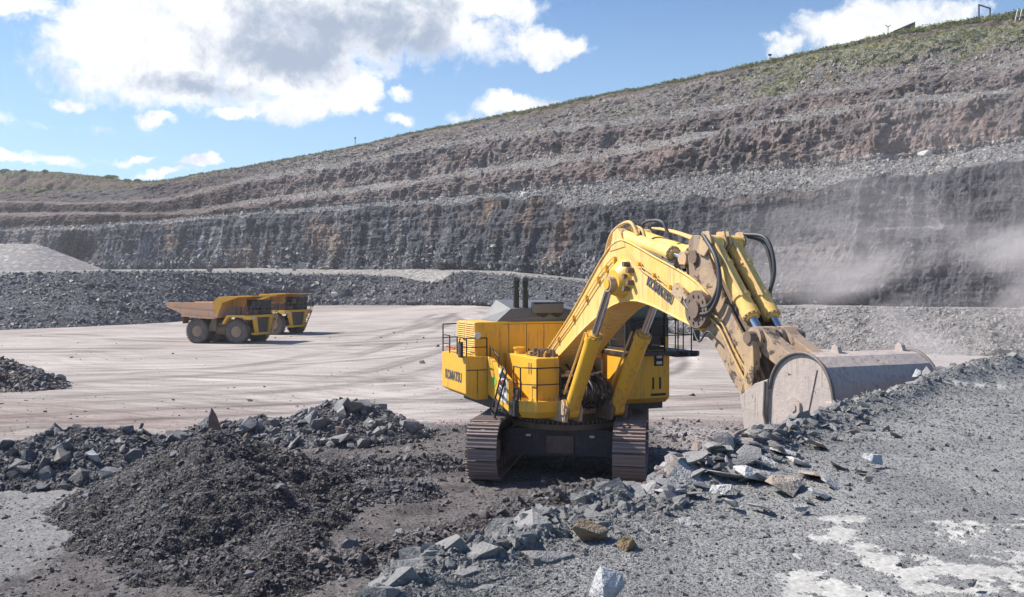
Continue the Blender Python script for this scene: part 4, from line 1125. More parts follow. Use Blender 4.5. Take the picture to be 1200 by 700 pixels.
# engine house
eh = MB(); xb_(eh, -2.95, -1.0, -2.92, 2.6, 2.6, 5.05)
eho = part('engine_house', eh, M_yel, bevel=.03)
dr = MB()
for L in (-1.72, -1.05, -.38, .35, 1.1, 1.8):
    xb_(dr, -.998, -.994, L, L + .02, 3.9 if L < -1.9 else 2.7, 4.98)
xb_(dr, -.998, -.994, -1.93, .35, 4.96, 4.975)
dr.build('door_gap', M_frame, eho)
pd = MB(); xb_(pd, -.995, -.975, -2.55, -1.98, 4.02, 4.68); pd.build('access_panel', M_yel, eho, .008)
for L in (-1.2, -.95, -.2):
    MB().box(E(-.98, L, 4.05), (.03, .05, .1)).build('door_handle', M_blk, eho)
louv = MB()
xb_(louv, -2.9, -1.95, -2.925, -2.94, 3.9, 4.98); xb_(louv, -1.9, -1.05, -2.925, -2.94, 3.9, 4.98)
lvo = part('louvre_panel', louv, M_blk)
slat = MB(); xb_(slat, -.40, .40, -.03, .02, -.018, .022); slo = slat.build('louvre_slat', M_yel_d); slme = slo.data; bpy.data.objects.remove(slo)
for F in (-2.42, -1.48):
    for k in range(14):
        if k == 7: continue
        o = bpy.data.objects.new('louvre_slat', slme); link(o, lvo); o.location = E(F, -2.965, 3.96 + k * .073); o.rotation_euler = (0, R(-28), 0)
lf = MB()
for F in (-2.88, -1.95, -1.04): xb_(lf, F - .045, F + .045, -2.92, -2.985, 3.9, 5.03)
xb_(lf, -2.9, -1.0, -2.92, -2.98, 4.43, 4.50); xb_(lf, -2.9, -1.0, -2.92, -2.98, 4.97, 5.03)
lf.build('louvre_frame', M_yel_d, lvo)
# black exhaust hood on the roof
hd_ = MB()
hd_.loft([[E(-1.12, -2.1, 5.05), E(-1.12, 1.3, 5.05), E(-2.75, 1.3, 5.05), E(-2.75, -2.1, 5.05)],
          [E(-1.12, -2.08, 5.10), E(-1.12, 1.3, 5.34), E(-2.75, 1.3, 5.34), E(-2.75, -2.08, 5.10)],
          [E(-1.22, -1.55, 5.50), E(-1.2, .75, 5.46), E(-2.7, .75, 5.78), E(-2.7, -1.55, 5.80)]])
xb_(hd_, -1.28, -1.08, -.75, .45, 5.34, 5.66)
hdo = part('exhaust_hood', hd_, M_hood, bevel=.02)
for L in (-1.25, -.9):
    ex = MB().cyl(E(-1.45, L, 5.3), E(-1.45, L, 6.15), .105, n=16).cyl(E(-1.45, L, 6.15), E(-1.45, L, 6.38), .085, n=16)
    ex.tube(bez([E(-1.45, L, 6.3), E(-1.45, L, 6.45), E(-1.38, L, 6.54)], 8), .115, 14)
    ex.build('exhaust_stack', M_blk, hdo)
ac = MB()
ac.cyl(E(-1.35, -.35, 5.42), E(-1.1, -.35, 5.42), .24, n=18).cyl(E(-1.35, .2, 5.42), E(-1.1, .2, 5.42), .24, n=18)
xb_(ac, -1.5, -1.2, -.65, .5, 5.62, 5.72); xb_(ac, -1.6, -1.35, -.5, .35, 5.3, 5.62)
ac.build('air_cleaner', M_blk, hdo)
# hand rails on the roof edges and platforms
def rail(pts, posts, h=1.0, mid=True, r=.024, name='handrail', mat=None, parent=EX):
    m_ = MB()
    m_.tube([(p[0], p[1], p[2] + h) for p in pts], r, 6)
    if mid: m_.tube([(p[0], p[1], p[2] + h * .5) for p in pts], r * .8, 6)
    for i in range(len(pts) - 1):
        a, b = Vector(pts[i]), Vector(pts[i + 1]); n = max(1, int((b - a).length / posts + .5))
        for k in range(n + 1):
            q = a.lerp(b, k / n)
            if k == n and i < len(pts) - 2: continue
            m_.cyl(q, q + Vector((0, 0, h)), r, n=6)
    return m_.build(name, mat or M_rail, parent)
rail([E(-3.4, -3.36, 3.9), E(-2.6, -3.36, 3.9)], .8, .62)
rail([E(-3.4, -3.36, 3.9), E(-3.85, -2.6, 3.9)], .8, 1.0)
rail([E(-1.75, -3.36, 3.9), E(-.75, -3.36, 3.9), E(-.75, -2.62, 3.9)], 1.2, .62)
rail([E(1.2, -2.42, 2.66), E(1.72, -2.4, 2.66), E(2.16, -2.02, 2.66), E(2.16, -1.2, 2.66)], .9, 1.05)
rail([E(-.62, -2.55, 3.8), E(.2, -2.55, 3.5)], .9, .45, mid=False)
og = MB(); xb_(og, -3.3, -2.4, -3.28, -3.2, 4.02, 4.10); part('orange_rail', og, M_orange)
mr = MB(); mr.box(E(-.95, -3.5, 4.12), (.1, .26, .52)); mr.tube(bez([E(-.78, -3.36, 4.45), E(-.8, -3.55, 4.55), E(-.95, -3.55, 4.35)], 8), .02, 6)
part('side_mirror', mr, M_blk)
lm = MB().cyl(E(-.72, -3.0, 4.62), E(-.60, -3.0, 4.62), .1, .12, 14).cyl(E(-.74, -3.0, 4.5), E(-.74, -3.0, 4.62), .02, n=6); part('work_lamp', lm, M_lamp)
# access ladder leaning on the bay
ld = MB()
a0, a1 = Vector(E(.35, -2.86, 2.12)), Vector(E(1.0, -2.72, 3.62))
b0, b1 = Vector(E(1.0, -3.0, 2.05)), Vector(E(1.5, -2.8, 3.5))
for (p, q) in ((a0, a1), (b0, b1)): ld.tube([p, q], .03, 6)
ld.tube(bez([a1, a1 + Vector((0, 0, .1)), b1 + Vector((0, 0, .05)), b1], 8), .03, 6)
ld.tube([a0, b0], .03, 6); ld.tube([a0, E(.5, -2.5, 2.3)], .03, 6)
part('boarding_ladder', ld, M_rail)
for k in range(5):
    t = .12 + k * .2
    MB().bar(a0.lerp(a1, t), b0.lerp(b1, t), .10, .03).build('rung', M_rail, EX.children[-1] if False else bpy.data.objects['boarding_ladder'])
hr = MB().tube([tuple(Vector(E(1.62, -2.52, 2.86)) + Vector((0.02 * math.sin(k), .0, 0)) + Vector((0, -.17 * math.cos(k / 16 * 2 * math.pi), .2 * math.sin(k / 16 * 2 * math.pi)))) for k in range(16)], .05, 8, closed=True)
part('hose_reel', hr, M_hose)
rb = MB().box(E(.95, -2.7, 3.22), (.06, .1, .07)); part('stop_button', rb, M_red)

# cab base on the left front, with the cab on top
cbm = MB()
prof = [(-1.0, 2.42), (1.75, 2.36), (2.0, 2.55), (2.0, 4.14), (-1.0, 4.14)]
cbm.prism(prof, lambda u, v, w: E(u, w, v), 1.15, 2.93)
cbo = part('cab_base', cbm, M_yel, bevel=.02)
put_text('11', .56, E(2.012, 2.42, 3.02), (1, 0, 0), (0, 0, 1), M_black_txt, cbo, bold=.006, xs=.95)
MB().bx(E(2.003, 2.32, 3.62), E(2.012, 2.68, 4.05)).build('lamp_plate', M_black_txt, cbo)
for z in (3.93, 3.73): MB().box(E(2.03, 2.5, z), (.2, .05, .1)).build('headlamp', M_lamp, cbo)
MB().bx(E(2.004, 2.2, 2.62), E(2.012, 2.78, 2.7)).build('name_plate', M_black_txt, cbo)
mod = MB(); xb_(mod, -.9, .55, .75, 1.15, 2.6, 4.45)
part('service_module', mod, M_yel_d, bevel=.02)
MB().bx(E(2.003, 1.0 + .2, 3.35), E(2.01, 1.32, 3.75)).build('lamp_plate', M_black_txt, cbo)
cabw = MB()
xb_(cabw, -.6, 1.95, 1.25, 2.85, 4.14, 4.24)
xb_(cabw, -.6, 1.98, 1.2, 2.9, 6.18, 6.38)
for (F, L) in ((1.92, 1.29), (1.92, 2.81), (-.55, 1.29), (-.55, 2.81), (.9, 2.81), (.9, 1.29)):
    xb_(cabw, F - .045, F + .045, L - .045, L + .045, 4.24, 6.18)
xb_(cabw, -.6, -.5, 1.25, 2.85, 4.24, 6.18)
cabo = part('cab', cabw, M_blk, bevel=.012)
gl = MB(); xb_(gl, 1.90, 1.915, 1.335, 2.765, 4.28, 6.16); gl.build('windscreen', M_glass, cabo)
for L in (1.27, 2.83):
    gl = MB(); xb_(gl, -.5, 1.87, L - .006, L + .006, 4.28, 6.16); gl.build('side_window', M_glass, cabo)
wb_ = MB(); xb_(wb_, 1.93, 1.95, 1.33, 2.77, 5.0, 5.04); wb_.bar(E(1.96, 1.9, 4.3), E(1.96, 2.35, 5.3), .03, .03); wb_.build('wiper', M_blk, cabo)
seat = MB(); xb_(seat, .1, .6, 1.8, 2.3, 4.5, 4.7); xb_(seat, .0, .15, 1.8, 2.3, 4.7, 5.5); xb_(seat, .7, 1.2, 1.5, 1.75, 4.3, 5.0); seat.build('driver_seat', M_chas, cabo)
# catwalk round the cab
wk = MB()
xb_(wk, -.9, 2.35, 1.1, 3.62, 3.99, 4.13); xb_(wk, 1.2, 2.45, 2.9, 3.72, 3.93, 4.0)
part('cab_walkway', wk, M_blk, bevel=.015)
rail([E(2.36, 2.5, 4.13), E(2.36, 3.55, 4.13), E(.9, 3.55, 4.13), E(-.8, 3.55, 4.13)], .55, 1.05, r=.022)
rail([E(2.30, 1.2, 4.13), E(2.36, 2.5, 4.13)], .6, 1.05, r=.022)
ym = MB(); xb_(ym, 2.0, 2.08, 2.72, 2.8, 4.2, 4.6); part('yellow_post', ym, M_yel)
mm = MB(); mm.box(E(2.55, 3.62, 4.65), (.22, .08, .36)); mm.tube([E(2.4, 3.6, 4.9), E(2.55, 3.62, 4.85)], .02, 6); mm.cyl(E(2.4, 3.5, 4.05), E(2.62, 3.66, 4.05), .09, n=12); mm.cyl(E(2.4, 3.2, 4.05), E(2.62, 3.3, 4.05), .08, n=12)
part('walkway_lamps', mm, M_blk)

# -- boom
def BL(F, s_, z): return E(F, -Rc + s_, z)    # s_: offset from the boom plane, + = left
stt = [  # top F, z, bottom F, z, half width
 (-.15, 3.25, .55, 2.75, .74), (.25, 3.86, .97, 3.62, .72), (1.2, 4.62, 2.0, 4.32, .66), (2.13, 5.37, 3.14, 4.99, .60), (3.0, 6.13, 3.8, 5.33, .56), (3.76, 6.82, 4.4, 5.60, .53),
 (4.25, 7.20, 4.9, 5.76, .52), (4.75, 7.50, 5.41, 5.85, .52), (5.25, 7.60, 5.85, 5.88, .52), (5.75, 7.50, 6.26, 5.87, .52), (6.5, 7.25, 6.8, 5.79, .51), (7.1, 7.04, 7.3, 5.68, .5), (8.2, 6.68, 8.2, 5.45, .49),
 (9.0, 6.36, 8.9, 5.28, .49), (9.45, 6.05, 9.2, 5.22, .49)]
_ps = [Vector(q[:4]) for q in stt]; _hw = [q[4] for q in stt]; fine_ = []
for i in range(len(stt) - 1):
    p0 = _ps[max(i - 1, 0)]; p1_ = _ps[i]; p2_ = _ps[i + 1]; p3_ = _ps[min(i + 2, len(stt) - 1)]
    for k in range(3):
        t = k / 3; q = 0.5 * ((2 * p1_) + (p2_ - p0) * t + (2 * p0 - 5 * p1_ + 4 * p2_ - p3_) * t * t + (-p0 + 3 * p1_ - 3 * p2_ + p3_) * t ** 3)
        fine_.append(tuple(q) + (_hw[i] * (1 - t) + _hw[i + 1] * t,))
fine_.append(stt[-1])
bm_ = MB()
bm_.loft([[BL(a, -h, b), BL(a, h, b), BL(c, h, d), BL(c, -h, d)] for a, b, c, d, h in fine_])
boom = part('boom', bm_, M_yel_d, bevel=.02)
fl = MB()   # edge flanges, proud of the plate
for sgn in (-1, 1):
    for idx in (0, 1):
        pts = []
        for a, b, c, d, h in stt:
            pts.append(BL(a if idx == 0 else c, sgn * (h + .012), (b if idx == 0 else d)))
        fl.tube(bez(pts, 40), .03, 6)
fl.build('edge_flange', M_yel_d, boom)
for sgn in (-1, 1):   # bosses for the boom cylinders
    bs = MB()
    bs.loft([[BL(5.25 + .62 * math.cos(t), sgn * .50, 6.5 + .58 * math.sin(t)) for t in np.linspace(0, 2 * math.pi, 21)[:-1]],
             [BL(5.25 + .50 * math.cos(t), sgn * .66, 6.45 + .46 * math.sin(t)) for t in np.linspace(0, 2 * math.pi, 21)[:-1]],
             [BL(5.25 + .36 * math.cos(t), sgn * .78, 6.40 + .36 * math.sin(t)) for t in np.linspace(0, 2 * math.pi, 21)[:-1]]], smooth=True)
    bs.cyl(BL(5.25, sgn * .6, 6.35), BL(5.25, sgn * 1.0, 6.35), .15, n=18)
    bs.build('cylinder_boss', M_yel, boom, .01)
    fb = MB(); fb.cyl(BL(.35, sgn * .7, 3.05), BL(.35, sgn * .92, 3.05), .34, n=24); fb.build('foot_boss', M_yel, boom)
    jb = MB(); jb.cyl(BL(9.16, sgn * .46, 5.72), BL(9.16, sgn * .66, 5.72), .46, n=28).cyl(BL(9.16, sgn * .6, 5.72), BL(9.16, sgn * .74, 5.72), .22, n=20)
    for k in range(10):
        t = k / 10 * 2 * math.pi; jb.cyl(BL(9.16 + .34 * math.cos(t), sgn * .64, 5.72 + .34 * math.sin(t)), BL(9.16 + .34 * math.cos(t), sgn * .69, 5.72 + .34 * math.sin(t)), .035, n=6)
    jb.build('tip_boss', M_mud if sgn < 0 else M_yel_m, boom)
put_text('KOMATSU', .33, BL(7.28, -.522, 6.17), E(1.9, 0, -.80), (0, 0, 1), M_text, boom, bold=.010, xs=.86)
db = MB()   # mud on the boom's upper face in front of the bend
for k in range(60):
    F = rnd2.uniform(5.5, 8.6); t = (F - 5.4) / 3.6; zt = 7.58 - 1.1 * t
    db.box(BL(F, rnd2.uniform(-.42, .42), zt + .03), (rnd2.uniform(.1, .3), rnd2.uniform(.1, .35), rnd2.uniform(.04, .14)), Matrix.Rotation(rnd2.uniform(0, 3), 3, 'Z'))
db.build('mud_crust', M_mud, boom)
# grease lines with clips on the right side of the boom
gp = MB()
for off in (.22, .34):
    pts = []
    for a, b, c, d, h in stt[1:8]:
        v = Vector((a, b)).lerp(Vector((c, d)), off); pts.append(BL(v[0], -h - .05, v[1]))
    gp.tube(bez(pts, 30), .016, 5)
pts = [BL(5.6, -.57, 7.2), BL(6.4, -.57, 6.75), BL(7.4, -.56, 6.35), BL(8.2, -.55, 6.0), BL(8.7, -.55, 5.95)]
gp.tube(bez(pts, 20), .02, 6); gp.tube(bez([(p[0], p[1], p[2] + .1) for p in pts], 20), .016, 6)
gp.build('grease_pipe', M_pipe, boom)
for a, b, c, d, h in stt[2:8]:
    v = Vector((a, b)).lerp(Vector((c, d)), .28); MB().box(BL(v[0], -h - .04, v[1]), (.09, .07, .2)).build('pipe_clip', M_yel, boom)
for t in (.25, .5, .75):
    p = Vector(BL(5.6, -.56, 7.2)).lerp(Vector(BL(8.7, -.56, 5.95)), t); MB().cyl(p + Vector((.0, 0, 0)), p + Vector((-.09, 0, 0)), .06, n=12).build('pipe_clip', M_yel, boom)
cl_ = MB()
for k in range(5): cl_.cyl(BL(5.7 + .22 * (k % 2), -.5, 6.9 - .17 * k), BL(5.7 + .22 * (k % 2), -.72, 6.9 - .17 * k), .075, n=12)
cl_.build('hose_coupling', M_mud, boom)

def hyd(name, p, q, rb_, rr, body, parent=EX, mats=(None, None), eye=.2, nose=True):
    """hydraulic cylinder from p (barrel end) to q (rod end); body = share of the length taken by the barrel"""
    p, q = Vector(p), Vector(q); d = (q - p)
    m_ = MB(); e = p + d * body
    m_.cyl(p, e, rb_, n=22).cyl(e - d.normalized() * .16, e + d.normalized() * .05, rb_ * 1.13, n=22)
    m_.cyl(e + d.normalized() * .05, e + d.normalized() * .12, rb_ * .8, n=22)
    ax_ = Vector((1, 0, 0)); m_.cyl(p - ax_ * eye * .8, p + ax_ * eye * .8, rb_ * 1.15, n=18)
    o = m_.build(name, mats[0] or M_yel_d, parent)
    MB().cyl(e, q, rr, n=18).build('piston_rod', mats[1] or M_chrome, o)
    MB().cyl(q - ax_ * eye * .6, q + ax_ * eye * .6, rb_ * .95, n=18).build('rod_eye', M_yel_m, o)
    b = MB()
    for k in range(12):
        t = k / 12 * 2 * math.pi; dn = d.normalized(); u = dn.cross(Vector((1, 0, 0))).normalized(); w = dn.cross(u)
        c = e + (u * math.cos(t) + w * math.sin(t)) * rb_ * 1.0
        b.cyl(c, c + dn * .09, .025, n=6)
    b.build('gland_bolts', M_yel_m, o)
    return o
for sgn in (-1, 1):
    L = sgn * .80
    c = hyd('boom_cylinder', BL(2.6, L, 2.42), BL(5.25, L + sgn * .05, 6.35), .235, .115, .60, mats=(M_yel, M_chrome))
    pi = MB(); a = Vector(BL(2.45, L - .18, 2.9)); b = Vector(BL(3.9, L - .18, 4.9)); pi.tube([a, b], .035, 6); pi.build('feed_pipe', M_pipe, c)
    bk = MB()
    bk.prism([(1.6, 2.0), (2.75, 2.05), (2.85, 2.45), (2.6, 2.75), (2.2, 2.6), (1.6, 3.1)], lambda u, v, w: BL(u, w, v), L - .30, L - .20)
    bk.prism([(1.6, 2.0), (2.75, 2.05), (2.85, 2.45), (2.6, 2.75), (2.2, 2.6), (1.6, 3.1)], lambda u, v, w: BL(u, w, v), L + .20, L + .30)
    part('cylinder_bracket', bk, M_mud if sgn > 0 else M_yel_m, bevel=.01)
# foot region: bulkhead, pipes and hoses
bh = MB(); bh.bx(BL(1.6, -.85, 2.1), BL(-.5, -.78, 3.7)); bh.bx(BL(1.6, .78, 2.1), BL(-.5, .85, 3.9)); bh.bx(BL(1.75, -1.3, 2.12), BL(1.3, 1.3, 2.7))
part('boom_bulkhead', bh, M_yel_m, bevel=.01)
mdp = MB(); mdp.bx(BL(1.25, -.76, 2.2), BL(.9, .76, 3.3)); part('swivel_motor_box', mdp, M_mud)
hs = MB()
for k in range(12):
    L = -.55 + k * .1; 
    hs.tube(bez([BL(1.3, L, 3.3 + .2 * (k % 3)), BL(2.3 + .25 * (k % 3), L + rnd2.uniform(-.1, .1), 3.1), BL(2.3, L, 2.5 - .1 * (k % 2)), BL(1.7, L + rnd2.uniform(-.1, .1), 2.5)], 14), .038, 7)
part('hose_bundle', hs, M_hose)
ybk = MB()
for k in range(9):
    L = -.6 + .15 * k; ybk.box(BL(1.75 + rnd2.uniform(-.1, .4), L, rnd2.uniform(2.7, 3.6)), (.12, .2, rnd2.uniform(.1, .3)))
ybk.tube(bez([BL(1.4, -.75, 3.3), BL(2.1, -.75, 3.45), BL(2.1, -.1, 3.4), BL(2.0, .6, 3.5)], 12), .05, 7)
ybk.tube(bez([BL(1.4, -.7, 2.85), BL(1.95, -.6, 2.9), BL(2.0, .2, 2.85)], 12), .08, 7)
part('pipe_manifold', ybk, M_yel_m)

# -- arm
apoly = [(8.52, 7.42), (8.7, 7.55), (9.0, 7.52), (9.25, 7.25), (9.75, 6.35), (10.45, 5.45), (11.1, 4.72), (11.55, 4.05), (11.62, 3.6), (11.35, 3.38), (11.0, 3.42), (10.3, 4.1), (9.55, 4.95), (9.0, 5.2), (8.72, 5.5), (8.6, 6.2), (8.5, 7.0)]
am = MB()
am.prism(apoly, lambda u, v, w: BL(u, w, v), -.44, -.36)
am.prism(apoly, lambda u, v, w: BL(u, w, v), .36, .44)
arm = part('arm', am, M_arm, bevel=.015)
ap = MB()
edge = apoly[2:8]; ins = [(8.8, 7.0), (9.05, 6.85), (9.5, 6.1), (10.2, 5.2), (10.85, 4.5), (11.3, 3.9)]
ap.loft([[BL(a[0] - .05, -.36, a[1] - .05), BL(a[0] - .05, .36, a[1] - .05), BL(b[0], .36, b[1]), BL(b[0], -.36, b[1])] for a, b in zip(edge, ins)])
ap.loft([[BL(a[0], -.36, a[1]), BL(a[0], .36, a[1]), BL(a[0] + .06, .36, a[1] + .08), BL(a[0] + .06, -.36, a[1] + .08)] for a in [(11.0, 3.5), (10.3, 4.15), (9.6, 5.0), (9.1, 5.25), (8.8, 5.55), (8.66, 6.2), (8.58, 7.1)]])
ap.build('arm_box_plate', M_mud, arm)
cv = MB()
for sgn in (-1, 1): cv.prism([(9.6, 6.45), (9.95, 6.75), (10.5, 6.0), (11.35, 4.95), (11.45, 4.4)], lambda u, v, w: BL(u, w, v), sgn * .30 - .03, sgn * .30 + .03)
cv.build('top_rib', M_mud, arm)
eb = MB(); eb.prism([(8.55, 7.35), (8.45, 7.0), (8.15, 7.0), (7.95, 7.12), (7.9, 6.85), (8.45, 6.5), (8.62, 6.6)], lambda u, v, w: BL(u, w, v), -.16, .16); eb.build('rod_bracket', M_yel_m, arm, .01)
for sgn in (-1, 1):
    MB().cyl(BL(8.82, sgn * .4, 7.0), BL(8.82, sgn * .52, 7.0), .17, n=8).build('pin_cap', M_mud, arm)
    MB().cyl(BL(11.32, sgn * .42, 3.72), BL(11.32, sgn * .54, 3.72), .26, n=20).build('pivot_boss', M_yel_m, arm)
pl_ = MB(); pl_.tube(bez([BL(9.35, -.5, 5.6), BL(9.9, -.5, 5.3), BL(10.4, -.5, 4.7), BL(11.0, -.5, 4.0), BL(11.1, -.5, 3.9)], 20), .028, 6)
pl_.tube(bez([BL(9.3, -.5, 5.75), BL(9.95, -.5, 5.45), BL(10.5, -.5, 4.8), BL(11.1, -.5, 4.2)], 20), .022, 6); pl_.build('arm_pipe', M_pipe, arm)
# arm cylinders over the boom
for s_ in (-.30, .30):
    hyd('arm_cylinder', BL(5.0, s_, 7.72), BL(8.15, s_ * .9, 6.98), .20, .085, .80)
ab = MB()
for s_ in (-.50, -.10, .10, .50): ab.prism([(4.6, 7.3), (4.8, 7.85), (5.05, 7.95), (5.25, 7.8), (5.5, 7.4)], lambda u, v, w: BL(u, w, v), s_ - .04, s_ + .04)
ab.build('cylinder_lug', M_yel_d, boom, .01)
# bucket cylinders, linkage
for s_ in (-.28, .28):
    hyd('bucket_cylinder', BL(9.35, s_, 7.30), BL(11.22, s_, 5.12), .185, .095, .76, mats=(M_yel_d, M_chrome))
    yk = MB()
    yk.prism([(9.0, 7.1), (9.2, 7.6), (9.5, 7.6), (9.6, 7.3), (9.3, 7.0)], lambda u, v, w: BL(u, w, v), s_ - .24, s_ - .19)
    yk.prism([(9.0, 7.1), (9.2, 7.6), (9.5, 7.6), (9.6, 7.3), (9.3, 7.0)], lambda u, v, w: BL(u, w, v), s_ + .19, s_ + .24)
    yk.build('cylinder_lug', M_yel_m, arm, .01)
    sw = MB().tube([BL(9.5, s_ - .13, 7.42), BL(10.65, s_ - .13, 6.07)], .04, 6)
    for t in (.3, .75): sw.cyl(Vector(BL(9.35, s_, 7.3)).lerp(Vector(BL(11.22, s_, 5.12)), t * .76), Vector(BL(9.35, s_, 7.3)).lerp(Vector(BL(11.22, s_, 5.12)), t * .76 + .03), .215, n=18)
    sw.build('cylinder_strap', M_pipe, arm)
for s_ in (-.62, .62):
    lk1 = MB(); lk1.prism([(10.95, 3.85), (11.25, 3.75), (11.45, 4.3), (11.42, 4.9), (11.32, 5.28), (11.05, 5.25), (11.0, 4.9), (11.12, 4.4)], lambda u, v, w: BL(u, w, v), s_ - .09, s_ + .09)
    part('rocker_link', lk1, M_arm, bevel=.02)
for s_ in (-.30, .30):
    lk2 = MB(); lk2.prism([(11.1, 5.3), (11.35, 5.38), (11.6, 5.2), (12.55, 4.75), (13.0, 4.65), (13.02, 4.3), (12.6, 4.25), (11.5, 4.75), (11.15, 4.95)], lambda u, v, w: BL(u, w, v), s_ - .16, s_ + .16)
    lk2.cyl(BL(11.25, s_ - .26, 5.15), BL(11.25, s_ + .26, 5.15), .24, n=20)
    lk2.cyl(BL(12.8, s_ - .24, 4.5), BL(12.8, s_ + .24, 4.5), .22, n=20)
    part('bucket_link', lk2, M_arm, bevel=.02)
MB().cyl(BL(11.25, -.75, 5.15), BL(11.25, .75, 5.15), .14, n=16).build('linkage_pin', M_mud, EX)

# -- bucket
BW0, BW1 = -1.46, .98
bp_ = [(13.0, 4.25), (13.1, 4.55), (13.3, 4.80), (13.6, 4.97), (13.95, 5.03), (14.25, 4.97), (14.5, 4.80), (14.68, 4.52), (14.76, 4.15), (14.76, 3.75), (14.66, 3.35), (14.45, 3.02), (14.1, 2.75), (13.6, 2.6), (13.1, 2.62), (12.7, 2.75)]
bk = MB()
inner = [(13.88 + (u - 13.88) * .93, 3.85 + (v - 3.85) * .93) for u, v in bp_]
for i in range(len(bp_) - 1):
    a, b, c, d = bp_[i], bp_[i + 1], inner[i + 1], inner[i]
    bk.add([BL(a[0], BW0, a[1]), BL(b[0], BW0, b[1]), BL(c[0], BW0, c[1]), BL(d[0], BW0, d[1]),
            BL(a[0], BW1, a[1]), BL(b[0], BW1, b[1]), BL(c[0], BW1, c[1]), BL(d[0], BW1, d[1])],
           [(0, 1, 5, 4), (2, 3, 7, 6), (0, 3, 2, 1), (4, 5, 6, 7)] + ([(0, 4, 7, 3)] if i == 0 else []) + ([(1, 2, 6, 5)] if i == len(bp_) - 2 else []), False)
bkt = part('bucket', bk, M_bucket)
for w0, w1 in ((BW0 - .06, BW0 + .01), (BW1 - .01, BW1 + .06)):
    MB().prism(bp_[:] + [(12.55, 3.1), (12.62, 3.6)], lambda u, v, w: BL(u, w, v), w0, w1).build('side_plate', M_bucket, bkt, .012)
    ch = MB(); ch.prism([(12.15, 4.02), (12.62, 4.32), (13.02, 4.45), (12.98, 4.12), (12.9, 3.7), (13.1, 3.15), (13.45, 2.66), (12.9, 2.55), (12.35, 3.0)], lambda u, v, w: BL(u, w, v), w0 - .08 if w0 < 0 else w1, w0 if w0 < 0 else w1 + .08)
    ch.build('side_cutter', M_bucket, bkt, .012)
rim = MB()
for w0 in (BW0 - .085, BW1 + .085):
    rim.tube(bez([BL(u, w0, v) for u, v in bp_[:-3]], 60), .035, 6)
rim.tube([BL(12.96, BW0 - .15, 4.4), BL(12.92, BW0 - .15, 3.75), BL(13.1, BW0 - .15, 3.2), BL(13.4, BW0 - .15, 2.75)], .03, 6)
rim.build('side_rim', M_rim, bkt)
wb2 = MB()
for (u, v, a, w0, w1, hh, th) in ((14.75, 4.02, 0, BW0 - .1, BW1 + .05, .34, .12), (14.76, 3.62, .1, BW0 + .25, BW1, .22, .10), (14.66, 3.30, .35, BW0 + .25, BW1, .2, .10), (14.50, 3.02, .6, BW0 + .25, BW1, .2, .1)):
    c = BL(u, (w0 + w1) / 2, v); wb2.box(c, (w1 - w0, th, hh), Matrix.Rotation(-a, 3, 'X'))
wb2.box(BL(14.72, BW0 + .0, 4.0), (.34, .2, .42))
wb2.build('wear_bar', M_bucket, bkt, .012)
gr_ = MB(); gr_.bx(BL(14.80, BW0 + .4, 3.82), BL(14.77, BW0 + 1.2, 3.86)); gr_.build('wear_gap', M_rim, bkt)
hx = MB()
hx.cyl(BL(13.72, BW0 - .06, 3.98), BL(13.72, BW0 - .11, 3.98), .20, n=6).cyl(BL(13.72, BW0 - .10, 3.98), BL(13.72, BW0 - .13, 3.98), .09, n=6)
hx.build('hexagon_boss', M_bucket, bkt, .01)
MB().cyl(BL(14.45, BW0 - .055, 3.35), BL(14.45, BW0 - .09, 3.35), .07, n=16).build('bolt_hole', M_rim, bkt)
rib = MB().bar(BL(14.3, BW0 - .065, 4.75), BL(13.75, BW0 - .065, 2.75), .03, .03, up=(1, 0, 0)); rib.build('weld_rib', M_bucket, bkt)
ey = MB()
for s_ in (-.75, .45): ey.prism([(13.85, 4.98), (13.88, 5.12), (13.95, 5.18), (14.03, 5.12), (14.08, 4.98)], lambda u, v, w: BL(u, w, v), s_ - .05 + (.4 if s_ > 0 else 0), s_ + .05 + (.4 if s_ > 0 else 0))
ey.build('lifting_eye', M_bucket, bkt, .01)
th = MB()
hg = MB()
for s_ in (-.55, -.30, .30, .55):
    hg.prism([(12.5, 4.7), (12.8, 4.8), (13.3, 4.85), (13.2, 4.4), (13.0, 3.6), (12.2, 3.3), (11.1, 3.35), (11.05, 3.9), (11.6, 4.1), (12.3, 4.2)], lambda u, v, w: BL(u, w, v), s_ - .05, s_ + .05)
hg.build('bucket_ear', M_bucket, bkt, .01)
for k in range(5):
    s_ = BW0 + .2 + k * .50
    t = MB(); t.loft([[BL(12.75, s_ - .14, 2.62), BL(12.75, s_ + .14, 2.62), BL(12.75, s_ + .14, 2.85), BL(12.75, s_ - .14, 2.85)], [BL(12.2, s_ - .08, 2.82), BL(12.2, s_ + .08, 2.82), BL(12.2, s_ + .08, 2.88), BL(12.2, s_ - .08, 2.88)]])
    t.build('bucket_tooth', M_bucket, bkt)

# -- hoses over the boom head and the arm
def hose(pts, r=.045, mat=M_hose, name='hose'): return part(name, MB().tube(bez(pts, 30), r, 8), mat)
hose([BL(3.9, -.35, 7.0), BL(4.3, -.35, 7.75), BL(4.9, -.35, 8.05), BL(5.5, -.35, 8.08), BL(5.9, -.35, 7.7)], .05, M_pipe)
hose([BL(4.1, -.2, 7.1), BL(4.5, -.2, 7.7), BL(5.1, -.2, 7.95), BL(5.8, -.2, 7.9), BL(6.1, -.2, 7.5)], .045, M_pipe)
hose([BL(5.6, -.1, 7.6), BL(5.8, -.1, 8.05), BL(6.6, -.05, 8.05), BL(6.9, 0, 7.7)], .045)
for s_ in (.05, .16, .27): 
    hose([BL(5.5, s_ + .3, 7.95), BL(6.4, s_ + .3, 7.8), BL(7.4, s_ + .3, 7.55), BL(8.2, s_ + .3, 7.25)], .03, M_pipe, 'boom_pipe')
